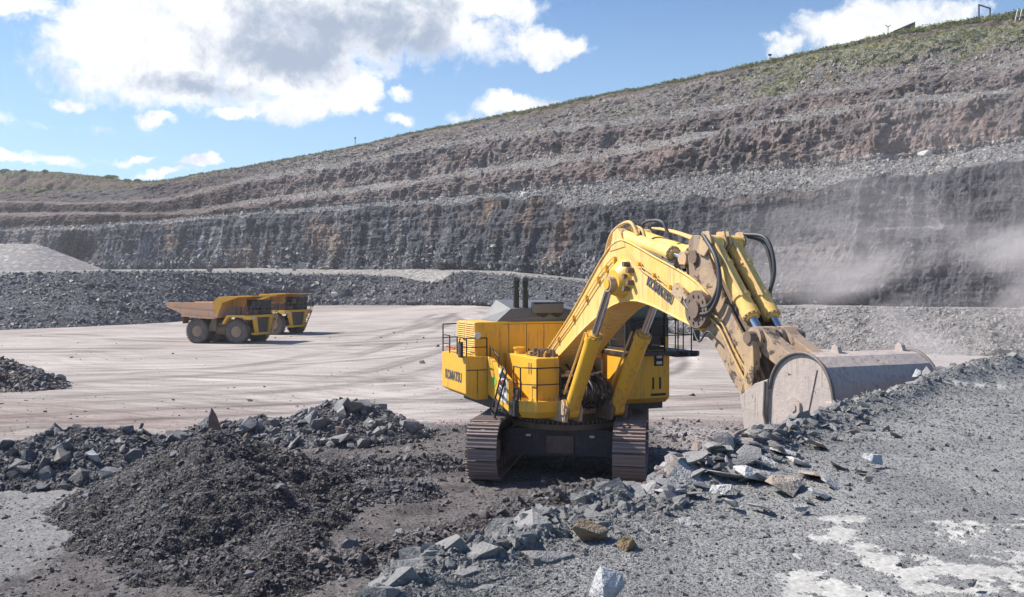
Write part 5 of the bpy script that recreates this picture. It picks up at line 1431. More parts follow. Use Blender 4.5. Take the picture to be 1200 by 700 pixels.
for s_ in (-.48, -.42, -.36):
    hose([BL(5.9, s_, 7.42), BL(7.0, s_, 7.12), BL(8.0, s_, 6.78), BL(8.3, s_, 6.62)], .028, M_hose, 'boom_pipe')
hose([BL(8.5, -.56, 6.15), BL(8.9, -.62, 5.85), BL(9.6, -.62, 5.8), BL(10.0, -.6, 6.3), BL(9.85, -.58, 6.95), BL(9.2, -.5, 7.55)], .05)
hose([BL(8.4, -.54, 6.05), BL(8.9, -.66, 5.7), BL(9.7, -.66, 5.65), BL(10.1, -.64, 6.2), BL(9.95, -.62, 6.9), BL(9.3, -.52, 7.5)], .05)
hose([BL(9.5, .5, 7.55), BL(10.2, .6, 7.4), BL(10.5, .6, 6.7), BL(10.35, .55, 6.0)], .045)
hose([BL(9.5, .6, 7.5), BL(10.0, .7, 7.3), BL(10.3, .7, 6.6), BL(10.25, .65, 6.0)], .045)
hose([BL(8.9, -.6, 5.35), BL(9.3, -.66, 4.95), BL(9.6, -.62, 5.2), BL(9.9, -.55, 5.0)], .025)
vb = MB().box(BL(8.35, -.58, 6.12), (.16, .5, .3), Matrix.Rotation(.5, 3, 'X')).cyl(BL(8.5, -.6, 6.2), BL(8.7, -.6, 5.95), .07, n=10)
part('hose_manifold', vb, M_yel_m, bevel=.01)

# ---------------------------------------------------------------- haul trucks
def make_truck():
    T = empty('haul_truck', (0, 0, 0))
    P = lambda n, mb, m, par=T, bv=0.0: mb.build(n, m, par, bv)
    # x forward, y left, z up; rear axle x=0, front axle x=4.95
    ch = MB()
    for y in (-.75, .75): ch.bx((-1.6, y - .18, 1.25), (6.6, y + .18, 1.85))
    ch.bx((2.2, -1.9, 1.0), (3.6, 1.9, 2.3)); ch.cyl((0, -1.5, 1.35), (0, 1.5, 1.35), .55, n=18); ch.cyl((4.95, -1.6, 1.35), (4.95, 1.6, 1.35), .3, n=14)
    ch.bx((1.5, -1.3, 1.6), (2.3, 1.3, 2.6)); ch.bx((-1.2, -1.2, 1.8), (-.6, 1.2, 2.6))
    chas = P('chassis', ch, M_chas, bv=.03)
    # dump body
    side = [(-3.9, 4.45), (-3.75, 4.0), (-2.4, 3.55), (-1.6, 3.05), (-.2, 2.85), (2.3, 2.75), (2.75, 3.0), (3.2, 4.75), (3.1, 4.95), (2.2, 4.45)]
    db = MB()
    for y0, y1 in ((-2.55, -2.38), (2.38, 2.55)):
        db.prism(side, lambda u, v, w: (u, w, v), y0, y1)
    flo = [(-3.9, 4.1), (-1.6, 3.15), (2.3, 2.85), (2.6, 2.95), (3.2, 4.9)]
    for (a, b) in zip(flo[:-1], flo[1:]):
        db.prism([a, b, (b[0] - .02, b[1] + .14), (a[0], a[1] + .14)], lambda u, v, w: (u, w, v), -2.4, 2.4)
    body = P('dump_body', db, M_body_d, bv=.02)
    ribs = MB()
    ribs.bar((-3.9, -2.6, 4.48), (2.3, -2.6, 4.5), .2, .16); ribs.bar((-3.9, 2.6, 4.48), (2.3, 2.6, 4.5), .2, .16)
    for y in (-2.62, 2.62):
        ribs.bar((-3.0, y, 3.95), (2.5, y, 3.55), .12, .14)
        ribs.bar((-1.6, y * .99, 3.1), (2.4, y * .99, 2.85), .14, .2)
    ribs.build('side_rib', M_body_d, body, .01)
    for x in (-2.0, -.9, .2, 1.3):
        MB().bx((x - .12, -2.3, 2.75 + (-.1 * x if x < 0 else 0)), (x + .12, 2.3, 2.95 + (-.1 * x if x < 0 else 0))).build('floor_rib', M_body_d, body)
    cn = MB()
    cn.loft([[(2.2, -2.6, 4.5), (2.2, -2.6, 4.62), (2.2, 2.6, 4.62), (2.2, 2.6, 4.5)],
             [(2.9, -2.62, 5.05), (2.9, -2.62, 5.19), (2.9, 2.62, 5.19), (2.9, 2.62, 5.05)],
             [(7.1, -2.62, 5.22), (7.1, -2.62, 5.34), (7.1, 2.62, 5.34), (7.1, 2.62, 5.22)]])
    cn.prism([(2.25, 4.45), (2.9, 5.1), (5.6, 5.2), (4.6, 4.9), (3.4, 4.55), (2.9, 3.4), (2.4, 3.2)], lambda u, v, w: (u, w, v), -2.6, -2.5)
    cn.prism([(2.25, 4.45), (2.9, 5.1), (5.6, 5.2), (4.6, 4.9), (3.4, 4.55), (2.9, 3.4), (2.4, 3.2)], lambda u, v, w: (u, w, v), 2.5, 2.6)
    cn.prism([(2.3, 2.9), (2.5, 2.85), (3.3, 5.05), (3.1, 5.1)], lambda u, v, w: (u, w, v), -2.5, 2.5)
    P('canopy', cn, M_body_y, bv=.02)
    # deck, fenders, cab, engine
    dk = MB(); dk.bx((3.9, -2.6, 3.05), (6.9, 2.6, 3.2))
    for s_ in (-1, 1):
        dk.prism([(3.35, 2.3), (3.9, 3.1), (6.9, 3.1), (6.9, 2.75), (6.15, 2.75), (5.9, 2.95), (4.1, 2.95), (3.6, 2.2)], lambda u, v, w: (u, w, v), s_ * 1.75, s_ * 2.62)
    P('deck', dk, M_yel, bv=.02)
    cabm = MB()
    cabm.bx((4.6, .35, 3.2), (6.5, 2.3, 3.75)); cabm.bx((4.55, .3, 4.72), (6.65, 2.4, 4.85)); cabm.bx((4.6, .35, 3.7), (4.7, 2.3, 4.72))
    for x in (4.65, 5.6, 6.42):
        for y in (.4, 2.25): cabm.bx((x - .06, y - .06, 3.7), (x + .06, y + .06, 4.75))
    cb_ = P('cab', cabm, M_blk, bv=.015)
    MB().bx((6.44, .44, 3.76), (6.46, 2.2, 4.72)).build('windscreen', M_glass, cb_)
    for y in (.36, 2.28): MB().bx((4.7, y - .01, 3.76), (6.38, y + .01, 4.72)).build('side_window', M_glass, cb_)
    MB().bx((5.0, 1.1, 3.7), (5.3, 1.6, 4.5)).build('driver_seat', M_chas, cb_)
    eq = MB(); eq.bx((3.9, -2.2, 3.2), (4.8, -1.2, 3.95)); eq.cyl((5.1, -1.9, 3.2), (5.1, -1.9, 4.15), .3, n=16); eq.cyl((5.9, -1.9, 3.2), (5.9, -1.9, 4.0), .28, n=16); eq.bx((4.9, -1.0, 3.2), (6.3, -.2, 3.7)); eq.cyl((4.3, -2.1, 3.9), (4.3, -2.1, 4.9), .05, n=8)
    P('deck_equipment', eq, M_chas, bv=.02)
    MB().box((6.45, -2.4, 3.4), (.15, .2, .25)).build('red_box', M_red, T)
    # radiator grille and front
    ft = MB()
    for s_ in (-1, 1):
        ft.prism([(s_ * .95, 1.15), (s_ * 1.35, 3.05), (s_ * 1.75, 3.05), (s_ * 1.25, 1.15)], lambda u, v, w: (w, u, v), 6.55, 6.95)
    ft.bx((6.5, -1.4, 2.95), (6.98, 1.4, 3.2)); ft.bx((6.4, -1.6, 1.0), (7.0, 1.6, 1.25)); ft.bx((6.3, -2.6, 2.72), (7.0, -1.7, 3.2)); ft.bx((6.3, 1.7, 2.72), (7.0, 2.6, 3.2))
    frn = P('front_frame', ft, M_yel, bv=.02)
    gr = MB(); gr.prism([(-.98, 1.2), (.98, 1.2), (1.36, 2.98), (-1.36, 2.98)], lambda u, v, w: (w, u, v), 6.5, 6.72)
    gro = gr.build('grille', M_grille, T)
    for k in range(9):
        z = 1.32 + k * .19; hw = .98 + .38 * (z - 1.2) / 1.78
        MB().bx((6.72, -hw, z), (6.76, hw, z + .05)).build('grille_bar', M_chas, gro)
    for s_ in (-1, 1):
        for k in range(2):
            MB().cyl((7.0, s_ * (2.0 + .32 * k), 2.95), (7.05, s_ * (2.0 + .32 * k), 2.95), .12, n=12).build('headlight', M_lamp, frn)
    # diagonal front stairs
    stw = MB(); a, b = Vector((7.25, 1.0, 1.0)), Vector((7.15, 2.5, 3.1))
    stw.bar(a, b, .12, .1); stw.bar(a + Vector((-.5, 0, 0)), b + Vector((-.5, 0, 0)), .12, .1)
    so = P('stairway', stw, M_yel)
    for k in range(7):
        q = a.lerp(b, (k + .5) / 7); MB().box(q + Vector((-.25, 0, 0)), (.5, .2, .04)).build('step', M_chas, so)
    hl = MB()
    hl.tube([a + Vector((0, 0, .9)), b + Vector((0, 0, .9))], .03, 6)
    for k in range(4): q = a.lerp(b, k / 3); hl.cyl(q, q + Vector((0, 0, .9)), .025, n=6)
    hl.tube([(6.9, -2.55, 4.1), (6.9, 2.5, 4.1)], .03, 6); hl.tube([(6.9, -2.55, 3.65), (6.9, 2.5, 3.65)], .025, 6); hl.tube([(6.9, -2.55, 4.1), (4.2, -2.55, 4.1)], .03, 6)
    for k in range(8): hl.cyl((6.9, -2.55 + k * .72, 3.2), (6.9, -2.55 + k * .72, 4.1), .025, n=6)
    for k in range(4): hl.cyl((6.9 - k * .9, -2.55, 3.2), (6.9 - k * .9, -2.55, 4.1), .025, n=6)
    P('handrail', hl, M_chas)
    for s_ in (-1, 1):
        mi = MB().box((7.1, s_ * 2.75, 3.9), (.08, .3, .6)); mi.tube([(6.9, s_ * 2.55, 3.5), (7.1, s_ * 2.75, 3.6)], .03, 6); P('mirror', mi, M_blk)
    tk = MB().cyl((2.2, -1.55, 1.55), (3.6, -1.55, 1.55), .6, n=20); tk.cyl((2.2, 1.55, 1.55), (3.6, 1.55, 1.55), .6, n=20); P('tank', tk, M_chas)
    ho = MB()
    for s_ in (-1.15, 1.15): ho.cyl((1.6, s_, 1.4), (1.2, s_, 3.0), .16, n=12)
    P('hoist_cylinder', ho, M_chas)
    mf = MB()
    for s_ in (-1, 1): mf.prism([(1.3, 1.4), (1.9, 2.9), (2.4, 2.9), (2.4, 1.4)], lambda u, v, w: (u, w, v), s_ * 2.1, s_ * 2.25)
    mf.bx((-2.0, -2.2, 2.2), (-1.85, -1.3, 3.1)); mf.bx((-2.0, 1.3, 2.2), (-1.85, 2.2, 3.1))
    P('mud_flap', mf, M_chas)
    # wheels
    def wheel(x, y, w, out):
        prof = [(.62, -w / 2 + .05), (.95, -w / 2), (1.22, -w / 2 + .03), (1.33, -w / 2 + .12), (1.36, -w / 4), (1.36, w / 4), (1.33, w / 2 - .12), (1.22, w / 2 - .03), (.95, w / 2), (.62, w / 2 - .05)]
        m_ = MB(); n = 36; rings = []
        for k in range(n):
            t = 2 * math.pi * k / n; rings.append([(x + r * math.cos(t), y + o_, 1.36 + r * math.sin(t)) for r, o_ in prof])
        rings.append(rings[0]); m_.loft(rings, smooth=True, caps=False)
        for k in range(n):
            t = 2 * math.pi * (k + .5) / n; c = (x + 1.36 * math.cos(t), y, 1.36 + 1.36 * math.sin(t))
            m_.box((c[0], y + w * .24, c[2]), (.1, w * .46, .14), Matrix.Rotation(-t, 3, 'Y')); 
            t += math.pi / n; c = (x + 1.36 * math.cos(t), y, 1.36 + 1.36 * math.sin(t))
            m_.box((c[0], y - w * .24, c[2]), (.1, w * .46, .14), Matrix.Rotation(-t, 3, 'Y'))
        wo = m_.build('wheel', M_tyre, T)
        h = MB(); e = y + out * w / 2
        h.cyl((x, y - w / 2 + .06, 1.36), (x, y + w / 2 - .06, 1.36), .66, n=24)
        h.cyl((x, e - out * .25, 1.36), (x, e - out * .02, 1.36), .46, .42, n=20); h.cyl((x, e - out * .02, 1.36), (x, e + out * .05, 1.36), .2, n=14)
        for k in range(16):
            t = k / 16 * 2 * math.pi; h.cyl((x + .56 * math.cos(t), e - out * .06, 1.36 + .56 * math.sin(t)), (x + .56 * math.cos(t), e - out * .02, 1.36 + .56 * math.sin(t)), .035, n=6)
        h.build('rim', M_hub, wo)
    for s_ in (-1, 1):
        wheel(4.95, s_ * 2.0, .78, s_)
        wheel(0, s_ * 2.05, .78, s_); wheel(0, s_ * 1.2, .78, s_)
    return T
t1 = make_truck()
def place_truck(o, x, y, Y, head):
    p = wpt(x, y, Y); o.location = (p[0], Y, float(floor_z(np.array(p[0]), np.array(Y * 1.0))) - .03); o.rotation_euler = (0, 0, R(-head))
tag(t1, 'yellow haul truck standing in front of the other, long tail body in full view', 'haul truck', 'haul trucks parked on the pit floor')
t2 = copy_tree(t1)
tag(t2, 'yellow haul truck parked behind the other, only its cab end showing', 'haul truck', 'haul trucks parked on the pit floor')
place_truck(t1, 246, 402, 97, 16)
place_truck(t2, 300, 393, 112, 25)

# ---------------------------------------------------------------- named stones
bmes = {k: [rock_mesh('rock', 900 + i * 13 + hash_(k), f, 16 if f > .5 else 13, M_rk[k], .2) for i, f in enumerate((1, .75, .55, .4, .9, .65, .3, .5))] for k in ('dark', 'grey', 'scree', 'pink', 'bench')}
def heap_rocks(hname, n, smin, smax, key, up=.5):
    o, P, h = HEAPS[hname]
    w = (h > .03) * inframe(P, 10)
    # stones of this size lie mostly low on the heap and on the side we see
    pts, r_, q_ = sample_grid(P, w, n)
    for i in range(n):
        s_ = float(sizes(1, smin, 2.3, smax)[0])
        ob = bpy.data.objects.new('rock', bmes[key][rnd.randrange(8)]); link(ob, o)
        ob.location = (pts[i][0], pts[i][1], pts[i][2] + s_ * .08)
        ob.scale = (s_ * rnd.uniform(.7, 1.35), s_ * rnd.uniform(.7, 1.2), s_ * rnd.uniform(.6, 1.1))
        ob.rotation_euler = (rnd.gauss(0, .5), rnd.gauss(0, .5), rnd.uniform(0, 6.28))
def heap_stuff(hname, n, smin, smax, key, al=2.3):
    o, P, h = HEAPS[hname]
    w = (h > -.05) * inframe(P, 20); pts, r_, q_ = sample_grid(P, w, n)
    scatter('rubble', pts, sizes(n, smin, al, smax), key, 'small broken stones covering the heap', parent=o)
heap_stuff('rubble_heap', 16000, .05, .30, 'dark'); heap_rocks('rubble_heap', 200, .24, .75, 'dark')
heap_stuff('stony_heap', 11000, .06, .34, 'dark'); heap_rocks('stony_heap', 230, .26, .9, 'grey')
heap_stuff('dark_mound', 85000, .03, .15, 'brown', 2.7); heap_rocks('dark_mound', 190, .13, .30, 'dark')
heap_stuff('rubble_ridge', 3500, .05, .28, 'dark'); heap_rocks('rubble_ridge', 40, .2, .4, 'dark')
heap_stuff('short_ridge', 3500, .05, .25, 'dark'); heap_rocks('short_ridge', 35, .2, .35, 'dark')
heap_stuff('long_ridge', 9000, .04, .24, 'brown'); heap_rocks('long_ridge', 90, .16, .4, 'dark')
heap_stuff('side_heap', 4000, .1, .4, 'brown'); heap_rocks('side_heap', 30, .4, .9, 'dark')
heap_stuff('muck_pile', 9000, .06, .4, 'pink'); heap_rocks('muck_pile', 120, .3, .9, 'pink')

def bump_mesh(me_name, seed, dims, mat, irregular=.22, cuts=3, flat=False, n=22):
    r = random.Random(seed); bm = bmesh.new()
    for i in range(n):
        v = Vector((r.gauss(0, 1), r.gauss(0, 1), r.gauss(0, 1))).normalized(); m = max(abs(v.x), abs(v.y), abs(v.z))
        v = v.lerp(v / m, .85) * r.uniform(1 - irregular, 1)
        bm.verts.new((v.x * dims[0] / 2, v.y * dims[1] / 2, v.z * dims[2] / 2))
    res = bmesh.ops.convex_hull(bm, input=bm.verts)
    junk = [e for e in res['geom_interior'] + res['geom_unused'] if isinstance(e, bmesh.types.BMVert) and e.is_valid]
    if junk: bmesh.ops.delete(bm, geom=list(set(junk)), context='VERTS')
    bmesh.ops.dissolve_limit(bm, angle_limit=R(14), verts=bm.verts, edges=bm.edges)
    bmesh.ops.bevel(bm, geom=list(bm.edges), offset=min(dims) * .03, segments=1, affect='EDGES')
    me = bpy.data.meshes.new(me_name); bm.to_mesh(me); bm.free(); me.materials.append(mat); return me
SM = {k: rock_mat('stone ' + k, [c], d, dc, nscale=ns, bump=.8) for k, c, d, dc, ns in (
    ('white', (0.60, 0.60, 0.61), .35, (0.42, 0.44, 0.48), 6), ('pale', (0.56, 0.545, 0.515), .5, (0.64, 0.62, 0.58), 4), ('grey', (0.40, 0.395, 0.385), .4, (0.38, 0.37, 0.36), 4),
    ('dark', (0.12, 0.12, 0.135), .4, (0.25, 0.25, 0.25), 4), ('ledge', (0.20, 0.20, 0.205), .5, (0.29, 0.285, 0.28), 5), ('tan', (0.40, 0.32, 0.25), .4, (0.5, 0.45, 0.4), 4), ('orange', (0.30, 0.20, 0.085), .8, (0.22, 0.185, 0.15), 5), ('pinkish', (0.35, 0.25, 0.22), .4, (0.42, 0.36, 0.33), 4), ('reddish', (0.26, 0.17, 0.15), .4, (0.35, 0.28, 0.26), 4))}
def surf_z(X, Y, x):
    # height of the bench or the floor
    ye = np.interp(x, edge_x, edge_Y)
    if Y <= ye: return float(bench_z(np.array(X), np.array(Y), np.array(ye - Y), np.array(x)))
    return None
def stone(x, y, Y, wpx, hpx, dpx, mat, label, cat='rock', name='boulder', seed=0, rot=(0, 0, 0), n=22, group=None, z=None, pts=None):
    """a stone that stands at distance Y and covers about wpx by hpx photo pixels"""
    if Y < 16 and y > 460: Y = min(Y, 1000 * (EYE - 4.53) / (y + hpx * .42 - HOR))
    k = Y / FOC; p = wpt(x, y, Y)
    me = bump_mesh(name, seed, (wpx * k, dpx * k, hpx * k), SM[mat], n=n)
    o = bpy.data.objects.new(name, me); link(o); o.location = p; o.rotation_euler = rot
    tag(o, label, cat, group); return o
stone(713, 686, 5.05, 50, 40, 42, 'white', 'whitish block with bluish broken faces on the gravel near the lower photo edge', name='block', seed=3, rot=(.15, -.2, .5), n=12)
stone(692, 618, 6.35, 56, 34, 30, 'orange', 'orange brown stained block in the broken lip of the bench', name='block', seed=9, rot=(.1, .1, .35), n=12)
stone(738, 632, 6.3, 40, 20, 26, 'orange', 'smaller orange streaked block sunk in gravel beside the large stained one', name='block', seed=21, rot=(0, .3, -.2), n=12)
stone(250, 498, 33.5, 17, 44, 12, 'reddish', 'tall pointed slab standing upright on the stony heap', name='pointed_slab', seed=5, rot=(.1, -.12, .3), n=18)
sla = bpy.data.objects['pointed_slab']
for v in sla.data.vertices:
    t = min(1, max(0, (v.co.z / (46 * .0335)) + .5)); v.co.x *= (1.3 - .95 * t); v.co.y *= (1.2 - .7 * t)
stone(137, 564, 25.9, 18, 15, 12, 'pale', 'pale square block at the foot of the long rubble heap', name='block', seed=31, rot=(0, .1, .4), n=12)
stone(182, 546, 26.4, 14, 16, 10, 'grey', 'bluish leaning block between the long heap and the dark mound', name='block', seed=33, rot=(.2, .5, .4), n=11)
stone(169, 545, 26.8, 13, 12, 10, 'pale', 'pale upright block leaning beside the bluish one', name='block', seed=35, rot=(.1, -.2, .2), n=11)
stone(127, 582, 24.7, 12, 7, 9, 'pale', 'flat pale stone lying alone on the grey gravel patch', name='block', seed=37, n=11)
stone(66, 585, 24.6, 11, 5, 9, 'grey', 'small flat grey stone on the gravel patch below the long heap', name='block', seed=39, n=11)
stone(110, 534, 27.6, 24, 11, 12, 'white', 'long white slab lying on top of the long rubble heap', name='slab', seed=41, rot=(.3, .35, 0), n=11)
stone(427, 514, 33.4, 16, 9, 10, 'white', 'white stone at the foot of the stony heap', name='block', seed=43, rot=(.2, .2, 0), n=11)
stone(434, 496, 34.6, 13, 9, 8, 'pale', 'pale leaning slab on the side of the stony heap', name='slab', seed=45, rot=(.2, .5, 0), n=11)
stone(471, 492, 38, 9, 5, 6, 'dark', 'flat black stone lying apart on the pale road', name='block', seed=47, n=11)
stone(396, 474, 36.2, 14, 12, 9, 'grey', 'grey block crowning the stony heap', name='block', seed=49, rot=(.1, .3, 0), n=11)
stone(398, 508, 33.6, 14, 18, 9, 'reddish', 'reddish upright block on the front of the stony heap', name='block', seed=51, rot=(.1, .1, 0), n=11)
stone(288, 511, 33.0, 10, 8, 8, 'orange', 'small rust coloured stone on the low end of the stony heap', name='block', seed=53, n=11)
stone(1027, 539, 9.2, 25, 13, 20, 'white', 'white flat topped block alone on the bench above the slab pile', name='block', seed=61, rot=(0, .15, .3), n=12)
stone(1020, 562, 8.1, 15, 8, 12, 'tan', 'small tan block in front of the white flat topped one', name='block', seed=63, n=12)
stone(941, 596, 6.95, 22, 8, 14, 'grey', 'low grey slab lying alone on gravel below the slab pile', name='slab', seed=65, n=12)
stone(1142, 685, 5.1, 15, 9, 12, 'dark', 'small dark cube of stone on the bare white patch', name='block', seed=67, n=12)
stone(1077, 440, 15.6, 13, 14, 10, 'white', 'bright white stone on the berm beside the bucket', name='block', seed=69, rot=(.3, .4, .2), n=11)
for nm, dz in (('block.001', .05), ('block.002', .05)):
    bpy.data.objects[nm].location.z -= dz
# slab pile, each slab on its own
slabs = [(809, 565, 8.9, 46, 20, 34, 'grey'), (786, 577, 8.0, 30, 14, 22, 'white'), (847, 575, 8.6, 24, 20, 16, 'pale'), (836, 556, 9.3, 56, 13, 30, 'pale'), (880, 556, 8.7, 40, 26, 30, 'pale'),
         (858, 590, 7.6, 20, 14, 14, 'grey'), (890, 594, 7.3, 26, 8, 16, 'grey'), (898, 538, 9.5, 30, 12, 24, 'white'), (918, 528, 9.9, 42, 10, 26, 'white'), (922, 568, 8.1, 56, 22, 30, 'tan'),
         (903, 560, 8.3, 34, 14, 26, 'grey'), (950, 556, 8.9, 36, 12, 22, 'tan'), (962, 578, 7.8, 22, 10, 18, 'grey'), (936, 541, 9.4, 28, 10, 20, 'pale'), (975, 566, 8.3, 34, 9, 24, 'grey'),
         (958, 520, 10.3, 28, 10, 22, 'tan'), (940, 514, 10.7, 26, 7, 16, 'white'), (893, 545, 9.3, 22, 10, 20, 'white'), (984, 545, 9.3, 20, 8, 14, 'grey'), (829, 548, 9.5, 30, 10, 20, 'white'), (905, 519, 10.2, 36, 9, 22, 'white'), (868, 548, 9.4, 20, 16, 16, 'dark'), (945, 586, 7.4, 16, 8, 14, 'pale'), (1010, 552, 8.9, 14, 7, 12, 'grey')]
sp_ = empty('slab_pile', (2.6, 8.6, 4.4))
tag(sp_, 'pile of pale flat broken slabs along the lip of the bench left of the bucket', 'slab pile')
for i, (x, y, Y, w_, h_, d_, m_) in enumerate(slabs):
    Y = 1000 * (EYE - 4.53) / (y + h_ * .25 - HOR)
    k = Y / FOC; me = bump_mesh('slab', 200 + i, (w_ * k * 1.5, d_ * k * 1.7, h_ * k * .62), SM[m_], n=13, irregular=.3)
    o = bpy.data.objects.new('slab', me); link(o, sp_); p = Vector(wpt(x, y, Y)); o.location = p - Vector((2.6, 8.6, 4.4)); o.rotation_euler = (rnd.uniform(.1, .5), rnd.uniform(-.35, .35), rnd.uniform(0, 3))
for i in range(70):
    x = rnd.uniform(775, 1020); ye = float(np.interp(x, edge_x, edge_Y)); Y = ye * (1 - abs(rnd.gauss(0, .07))); X = (x - 600) / FOC * Y; s_ = rnd.uniform(.16, .36) * (1 if x < 920 else .6)
    me = bpy.data.objects['slab' if i % 4 else 'slab.003'].data if False else bmes['scree' if i % 5 else 'grey'][rnd.choice((2, 3, 6, 7))]
    o = bpy.data.objects.new('slab', me); link(o, sp_); o.location = Vector((X, Y, surf_z(X, Y, x) + rnd.uniform(0, .11) * (1 if x < 900 else .35))) - Vector((2.6, 8.6, 4.4))
    o.scale = (s_ * rnd.uniform(.9, 1.6), s_ * rnd.uniform(.8, 1.2), s_ * rnd.uniform(.35, .6)); o.rotation_euler = (rnd.gauss(.2, .3), rnd.gauss(0, .35), rnd.uniform(0, 6))
for i in range(150):
    x = rnd.uniform(770, 1050); ye = float(np.interp(x, edge_x, edge_Y)); Y = ye - abs(rnd.gauss(0, .10)) * ye; X = (x - 600) / FOC * Y
    z = surf_z(X, Y, x); s_ = rnd.uniform(.06, .17)
    o = bpy.data.objects.new('slab', bmes['bench' if rnd.random() < .6 else 'scree'][rnd.randrange(8)]); link(o, sp_)
    o.location = Vector((X, Y, z + .03)) - Vector((2.6, 8.6, 4.4)); o.scale = (s_ * rnd.uniform(.8, 1.6), s_, s_ * .6); o.rotation_euler = (rnd.gauss(0, .4), rnd.gauss(0, .4), rnd.uniform(0, 6))
# broken lip of the bench, lower middle
lip = empty('broken_lip', (0.2, 6.0, 4.3))
tag(lip, 'jumble of blocky grey rock along the bench lip left of the slab pile', 'broken rock')
for i in range(150):
    x = rnd.uniform(440, 800); ye = float(np.interp(x, edge_x, edge_Y)); Y = ye * (1 - abs(rnd.gauss(0, .05)) + .01); X = (x - 600) / FOC * Y; s_ = rnd.uniform(.12, .36) * (1 if i % 3 else .6)
    o = bpy.data.objects.new('block', bmes['bench'][rnd.choice((0, 1, 4, 5, 2))]); link(o, lip)
    z = bench_z(np.array(X), np.array(min(Y, ye)), np.array(max(ye - Y, 0)), np.array(x))
    o.location = Vector((X, Y, float(z) - s_ * .22)) - Vector((0.2, 6.0, 4.3)); o.scale = (s_ * rnd.uniform(.9, 1.5), s_, s_ * rnd.uniform(.7, 1)); o.rotation_euler = (rnd.gauss(0, .25), rnd.gauss(0, .25), rnd.uniform(0, 6))
# cracked ledge blocks under the gravel, lower middle
for i, (x, y, Y, w_, h_, d_, m_) in enumerate([(515, 672, 5.2, 84, 30, 60, 'ledge'), (600, 690, 5.0, 120, 34, 50, 'ledge'), (640, 652, 5.75, 70, 22, 40, 'ledge'), (560, 655, 5.6, 80, 24, 46, 'dark'), (800, 612, 6.6, 40, 18, 24, 'grey'), (780, 632, 6.1, 36, 22, 24, 'grey'), (470, 690, 4.9, 30, 30, 30, 'pale')]):
    k = Y / FOC; me = bump_mesh('ledge_block', 300 + i, (w_ * k, d_ * k, h_ * k), SM[m_], n=14, irregular=.15)
    o = bpy.data.objects.new('ledge_block', me); link(o); Y = 1000 * (EYE - 4.5) / (y + 2 - HOR); o.location = wpt(x, y, Y); o.location.z -= h_ * k * .30; o.rotation_euler = (rnd.uniform(-.1, .1), rnd.uniform(-.1, .1), rnd.uniform(-.4, .4))
    tag(o, ['broad cracked ledge block at the lower edge of the photo, left half', 'widest cracked ledge block, cut by the lower edge of the photo', 'gravel covered ledge block behind the widest one', 'dark ledge block tilting down toward the ridge', 'squarish grey ledge block beside the orange stained ones', 'grey ledge block with a shadowed gap right of the stained ones', 'pale chipped corner block at the tip of the bench'][i], 'rock', 'ledge blocks along the bench lip')
# boulders on the far benches
for i, (x, y, Y, w_, h_, m_, lb) in enumerate([(326, 314, 208, 7, 5, 'white', 'white cube shaped boulder on the far bench'), (355, 311, 212, 11, 10, 'pale', 'tall pale boulder on the far bench beside two low ones'), (346, 315, 210, 7, 6, 'grey', 'small grey boulder between the white cube and the tall one'), (380, 314, 214, 14, 5, 'tan', 'long low tan boulder on the far bench'),
        (246, 315, 190, 9, 10, 'pinkish', 'pinkish boulder on the crest of the dark rubble bank'), (81, 267, 346, 6, 6, 'white', 'white boulder on the far upper bench at the left'), (66, 270, 346, 5, 3, 'pale', 'low pale boulder beside the white one on the upper bench'), (592 - 3, 232, 196, 22, 9, 'grey', 'broad grey boulder on the crest of the dark face'), (615, 229, 192, 14, 9, 'pale', 'rounded pale boulder right of the broad grey one on the crest'),
        (1082, 180, 112, 16, 8, 'pale', 'pale boulder half way along the scree bench on the right'), (905, 143, 142, 5, 5, 'white', 'white stone on the upper pink terrace'), (392, 345, 200, 10, 6, 'pale', 'pale boulder at the foot of the bank right of the trucks'), (937, 158, 136, 6, 5, 'pale', 'pale stone at the top of the pink stained face'), (1195, 455 - 55, 80, 8, 8, 'pale', 'pale boulder on the gravel bank at the photo edge')]):
    stone(x, y, Y, w_, h_, w_ * .8, m_, lb, 'boulder', 'boulder', seed=400 + i, n=12)

# ---------------------------------------------------------------- rim furniture and weeds
def on_rim(x, dy=0.0):
    c = int(np.argmin(np.abs(XS - x))); r = int(np.searchsorted(bt, 10 - 1e-6)); return Vector(W[r, c])
M_fr = flat_mat('blue grey steel frame', (0.10, 0.12, 0.22), 0.6)
M_galv = flat_mat('galvanised steel', (0.5, 0.5, 0.5), 0.5)
a = on_rim(1145); k = a.y / FOC
g_ = MB(); g_.bx((-.12, -.12, -1), (.12, .12, 17 * k)); g_.bx((13 * k - .12, -.12, -1), (13 * k + .12, .12, 13 * k)); g_.bar((0, 0, 17 * k - .1), (13 * k, 0, 13 * k - .1), .2, .2)
o = g_.build('goal_frame', M_fr); o.location = a; tag(o, 'dark rectangular steel portal frame standing on the rim against the sky', 'frame')
for i, (x, hpx, lean, lb) in enumerate([(1185, 15, .25, 'pair of pale inclined posts on the slope at the upper right corner'), (1204, 20, -.25, 'second pair of pale posts, cut by the photo edge')]):
    r = int(np.searchsorted(bt, 9.35)); c = int(np.argmin(np.abs(XS - x))); p = Vector(W[r, c]); k = p.y / FOC
    m_ = MB(); m_.bar((0, 0, -.5), (lean * 2.5, 0, hpx * k), .22, .12); m_.bar((5 * k, 0, -.5), (5 * k + lean * 2.5, 0, hpx * k), .22, .12); m_.bar((lean, 0, hpx * k * .4), (5 * k + lean, 0, hpx * k * .4), .1, .1)
    o = m_.build('post_pair', M_galv); o.location = p; tag(o, lb, 'posts')
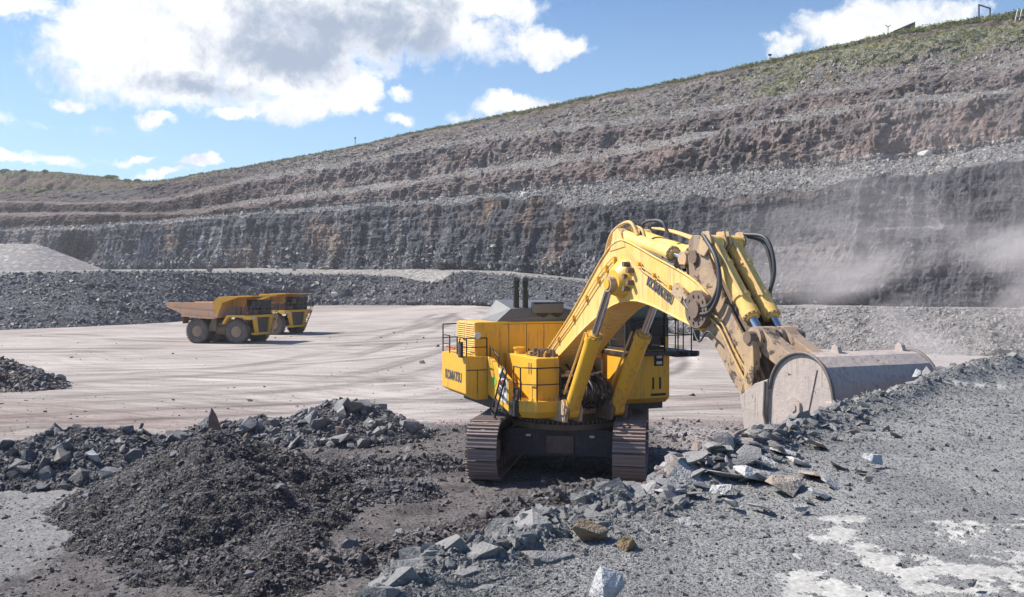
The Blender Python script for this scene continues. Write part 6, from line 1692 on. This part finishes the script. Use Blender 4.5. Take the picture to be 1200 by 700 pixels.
for x, hpx, lb in ((1039, 10, 'thin lamp mast with two arms on the rim left of the portal frame'), (902, 7, 'small dark sign post on the rim above the grassy slope'), (417, 10, 'tiny lone post on the rim above the far slope')):
    p = on_rim(x); k = p.y / FOC; m_ = MB().cyl((0, 0, -.6), (0, 0, hpx * k), .07 if x > 500 else .12, n=8)
    if x == 1039: m_.tube(bez([(-.55, 0, hpx * k + .25), (0, 0, hpx * k - .15), (.55, 0, hpx * k + .25)], 8), .07, 6)
    else: m_.box((0, 0, hpx * k - .1), (.7, .1, .45))
    o = m_.build('rim_post', M_rail); o.location = p; tag(o, lb, 'post')
p = on_rim(1062); k = p.y / FOC
o = MB().prism([(-13 * k, -.6), (13 * k, 1.6), (13 * k, 2.5), (-13 * k, .6)], lambda u, v, w: (u, w, v), 0, 3).build('low_shed', M_chas, None, .05); o.location = p - Vector((0, -1.2, .3)); tag(o, 'long low dark roof just showing over the rim', 'shed')
def leafmat():
    m, g, b = new_mat('weed leaves'); oi = g.n('ShaderNodeObjectInfo')
    lk(g, g.ramp(oi.outputs['Random'], [(0, (0.12, 0.15, 0.055)), (.3, (0.18, 0.20, 0.08)), (.6, (0.27, 0.27, 0.13)), (.90, (0.34, 0.32, 0.17)), (.96, (0.5, 0.40, 0.06))], 'CONSTANT'), b.inputs['Base Color'])
    b.inputs['Roughness'].default_value = .8; return m
M_leaf = leafmat()
lc = bpy.data.collections.new('stone library weed')
for i in range(8):
    r = random.Random(i); mb = MB()
    for k in range(22):
        a = r.uniform(0, 6.28); t = r.uniform(.1, .9); h = r.uniform(.2, .8); c = Vector((math.cos(a) * t * .5, math.sin(a) * t * .5, h * (1 - t * .6)))
        d = Vector((r.gauss(0, 1), r.gauss(0, 1), r.gauss(.6, .6))).normalized() * r.uniform(.15, .32); s_ = d.cross(Vector((r.gauss(0, 1), r.gauss(0, 1), 1))).normalized() * .07
        mb.add([c - d * .5, c + s_, c + d * .5, c - s_], [(0, 1, 2, 3)])
    ob = mb.build('leaf_tuft', M_leaf); COL.objects.unlink(ob); lc.objects.link(ob)
LIB['weed'] = lc
def weeds(name, lo, hi, n, label, smin, smax, wf):
    i0 = np.searchsorted(bt, lo - 1e-6); i1 = min(NRW, np.searchsorted(bt, hi - 1e-6) + 1)
    P = W[i0:i1]; w = inframe(P, 20) * wf(XI[i0:i1], bt[i0:i1][:, None], gr[i0:i1])
    pts, r_, q_ = sample_grid(P, w, n); scatter(name, pts, sizes(n, smin, 2.6, smax), 'weed', label, 'weeds', tilt=.15)
weeds('slope_weeds', 7.6, 9.3, 1700, 'green and yellow weeds dotting the slope under the rim', .35, 1.3, lambda x, b, g_: (.03 + g_ * (.2 + sstep(600, 950, x))))
weeds('rim_grass', 9.55, 10.3, 15000, 'ragged green grass along the rim', .4, 1.1, lambda x, b, g_: 1.0 + 0 * x * b)
weeds('terrace_grass', 6.9, 9.1, 1500, 'patches of yellow green grass on the far terraces', .5, 1.6, lambda x, b, g_: sstep(460, 330, x) * (np.abs(b - 9.0) < .12) + .3 * (np.abs(b - 7.9) < .1) * sstep(560, 400, x))
# bushes on the far left skyline
for i, x in enumerate((8, 30, 55, 128, 134, 150, 163)):
    p = on_rim(x); mb = MB(); r = random.Random(70 + i); w_ = r.uniform(1.4, 3.0)
    for k in range(260):
        a = r.uniform(0, 6.28); t = r.random() ** .5; h = (1 - t * t) * r.uniform(.2, 1) * 1.0; c = Vector((math.cos(a) * t * w_, math.sin(a) * t * 1.6, h))
        d = Vector((r.gauss(0, 1), r.gauss(0, 1), r.gauss(0, 1))).normalized() * .35; s_ = d.cross(Vector((r.gauss(0, 1), r.gauss(0, 1), 1))).normalized() * .22
        mb.add([c - d, c + s_, c + d, c - s_], [(0, 1, 2, 3)])
    o = mb.build('rim_bush', M_leaf); o.location = p
    tag(o, ['tiny bush at the left photo edge on the far skyline', 'second low bush from the left photo edge on the far skyline', 'third low bush from the left edge on the far skyline', 'dark bush just left of the step in the far skyline', 'dark bush right on the step in the far skyline', 'low bush just right of the step in the far skyline', 'bush farthest right on the low saddle of the skyline'][i], 'bush', 'low bushes on the far left skyline')
# ---------------------------------------------------------------- air
def haze():
    m = bpy.data.materials.new('thin dusty air'); m.use_nodes = True
    g = NG(m.node_tree); out = g.n('ShaderNodeOutputMaterial')
    v = g.n('ShaderNodeVolumePrincipled', {'Color': (0.93, 0.94, 1.0, 1), 'Density': 0.0002, 'Anisotropy': 0.3})
    g.nt.links.new(v.outputs[0], out.inputs['Volume'])
    o = MB().bx((-900, -60, -1.5), (900, 900, 140)).build('haze', m)
    tag(o, 'thin pale air between the camera and the far pit walls', 'haze', kind='stuff')
haze()
def dust():
    m = bpy.data.materials.new('drifting digging dust'); m.use_nodes = True
    g = NG(m.node_tree); out = g.n('ShaderNodeOutputMaterial'); tc = g.n('ShaderNodeTexCoord'); o = tc.outputs['Object']
    ge = tc.outputs['Generated']
    mp = g.n('ShaderNodeMapping', {'Vector': o, 'Rotation': (0, R(-32), 0), 'Scale': (.055, .05, .14)})
    n = g.noise(mp.outputs[0], 1.0, 5, .55, 1.2)
    d = g.n('ShaderNodeMapRange', {'Value': n, 'From Min': .49, 'From Max': .68, 'To Min': 0.0, 'To Max': 1.0})
    # thins out towards every side of the cloud and upward
    c = g.n('ShaderNodeVectorMath', {0: g.n('ShaderNodeVectorMath', {0: ge, 1: (.5, .5, .12)}, operation='SUBTRACT'), 1: (2.0, 2.0, 1.14)}, operation='MULTIPLY')
    L = g.n('ShaderNodeVectorMath', {0: c}, operation='LENGTH').outputs['Value']
    f = g.n('ShaderNodeMapRange', {'Value': L, 'From Min': .25, 'From Max': 1.0, 'To Min': 1, 'To Max': 0}, interpolation_type='SMOOTHSTEP')
    dn = g.m('MULTIPLY', g.m('MULTIPLY', g.m('ADD', d, .025), f), 0.095)
    v = g.n('ShaderNodeVolumePrincipled', {'Color': (0.93, 0.88, 0.86, 1), 'Density': dn, 'Anisotropy': 0.2})
    g.nt.links.new(v.outputs[0], out.inputs['Volume'])
    ob = MB().bx((4, 27, -.4), (84, 74, 26)).build('dust', m)
    tag(ob, 'thin drifting dust hanging behind the bucket in front of the rock face', 'dust', kind='stuff')
dust()
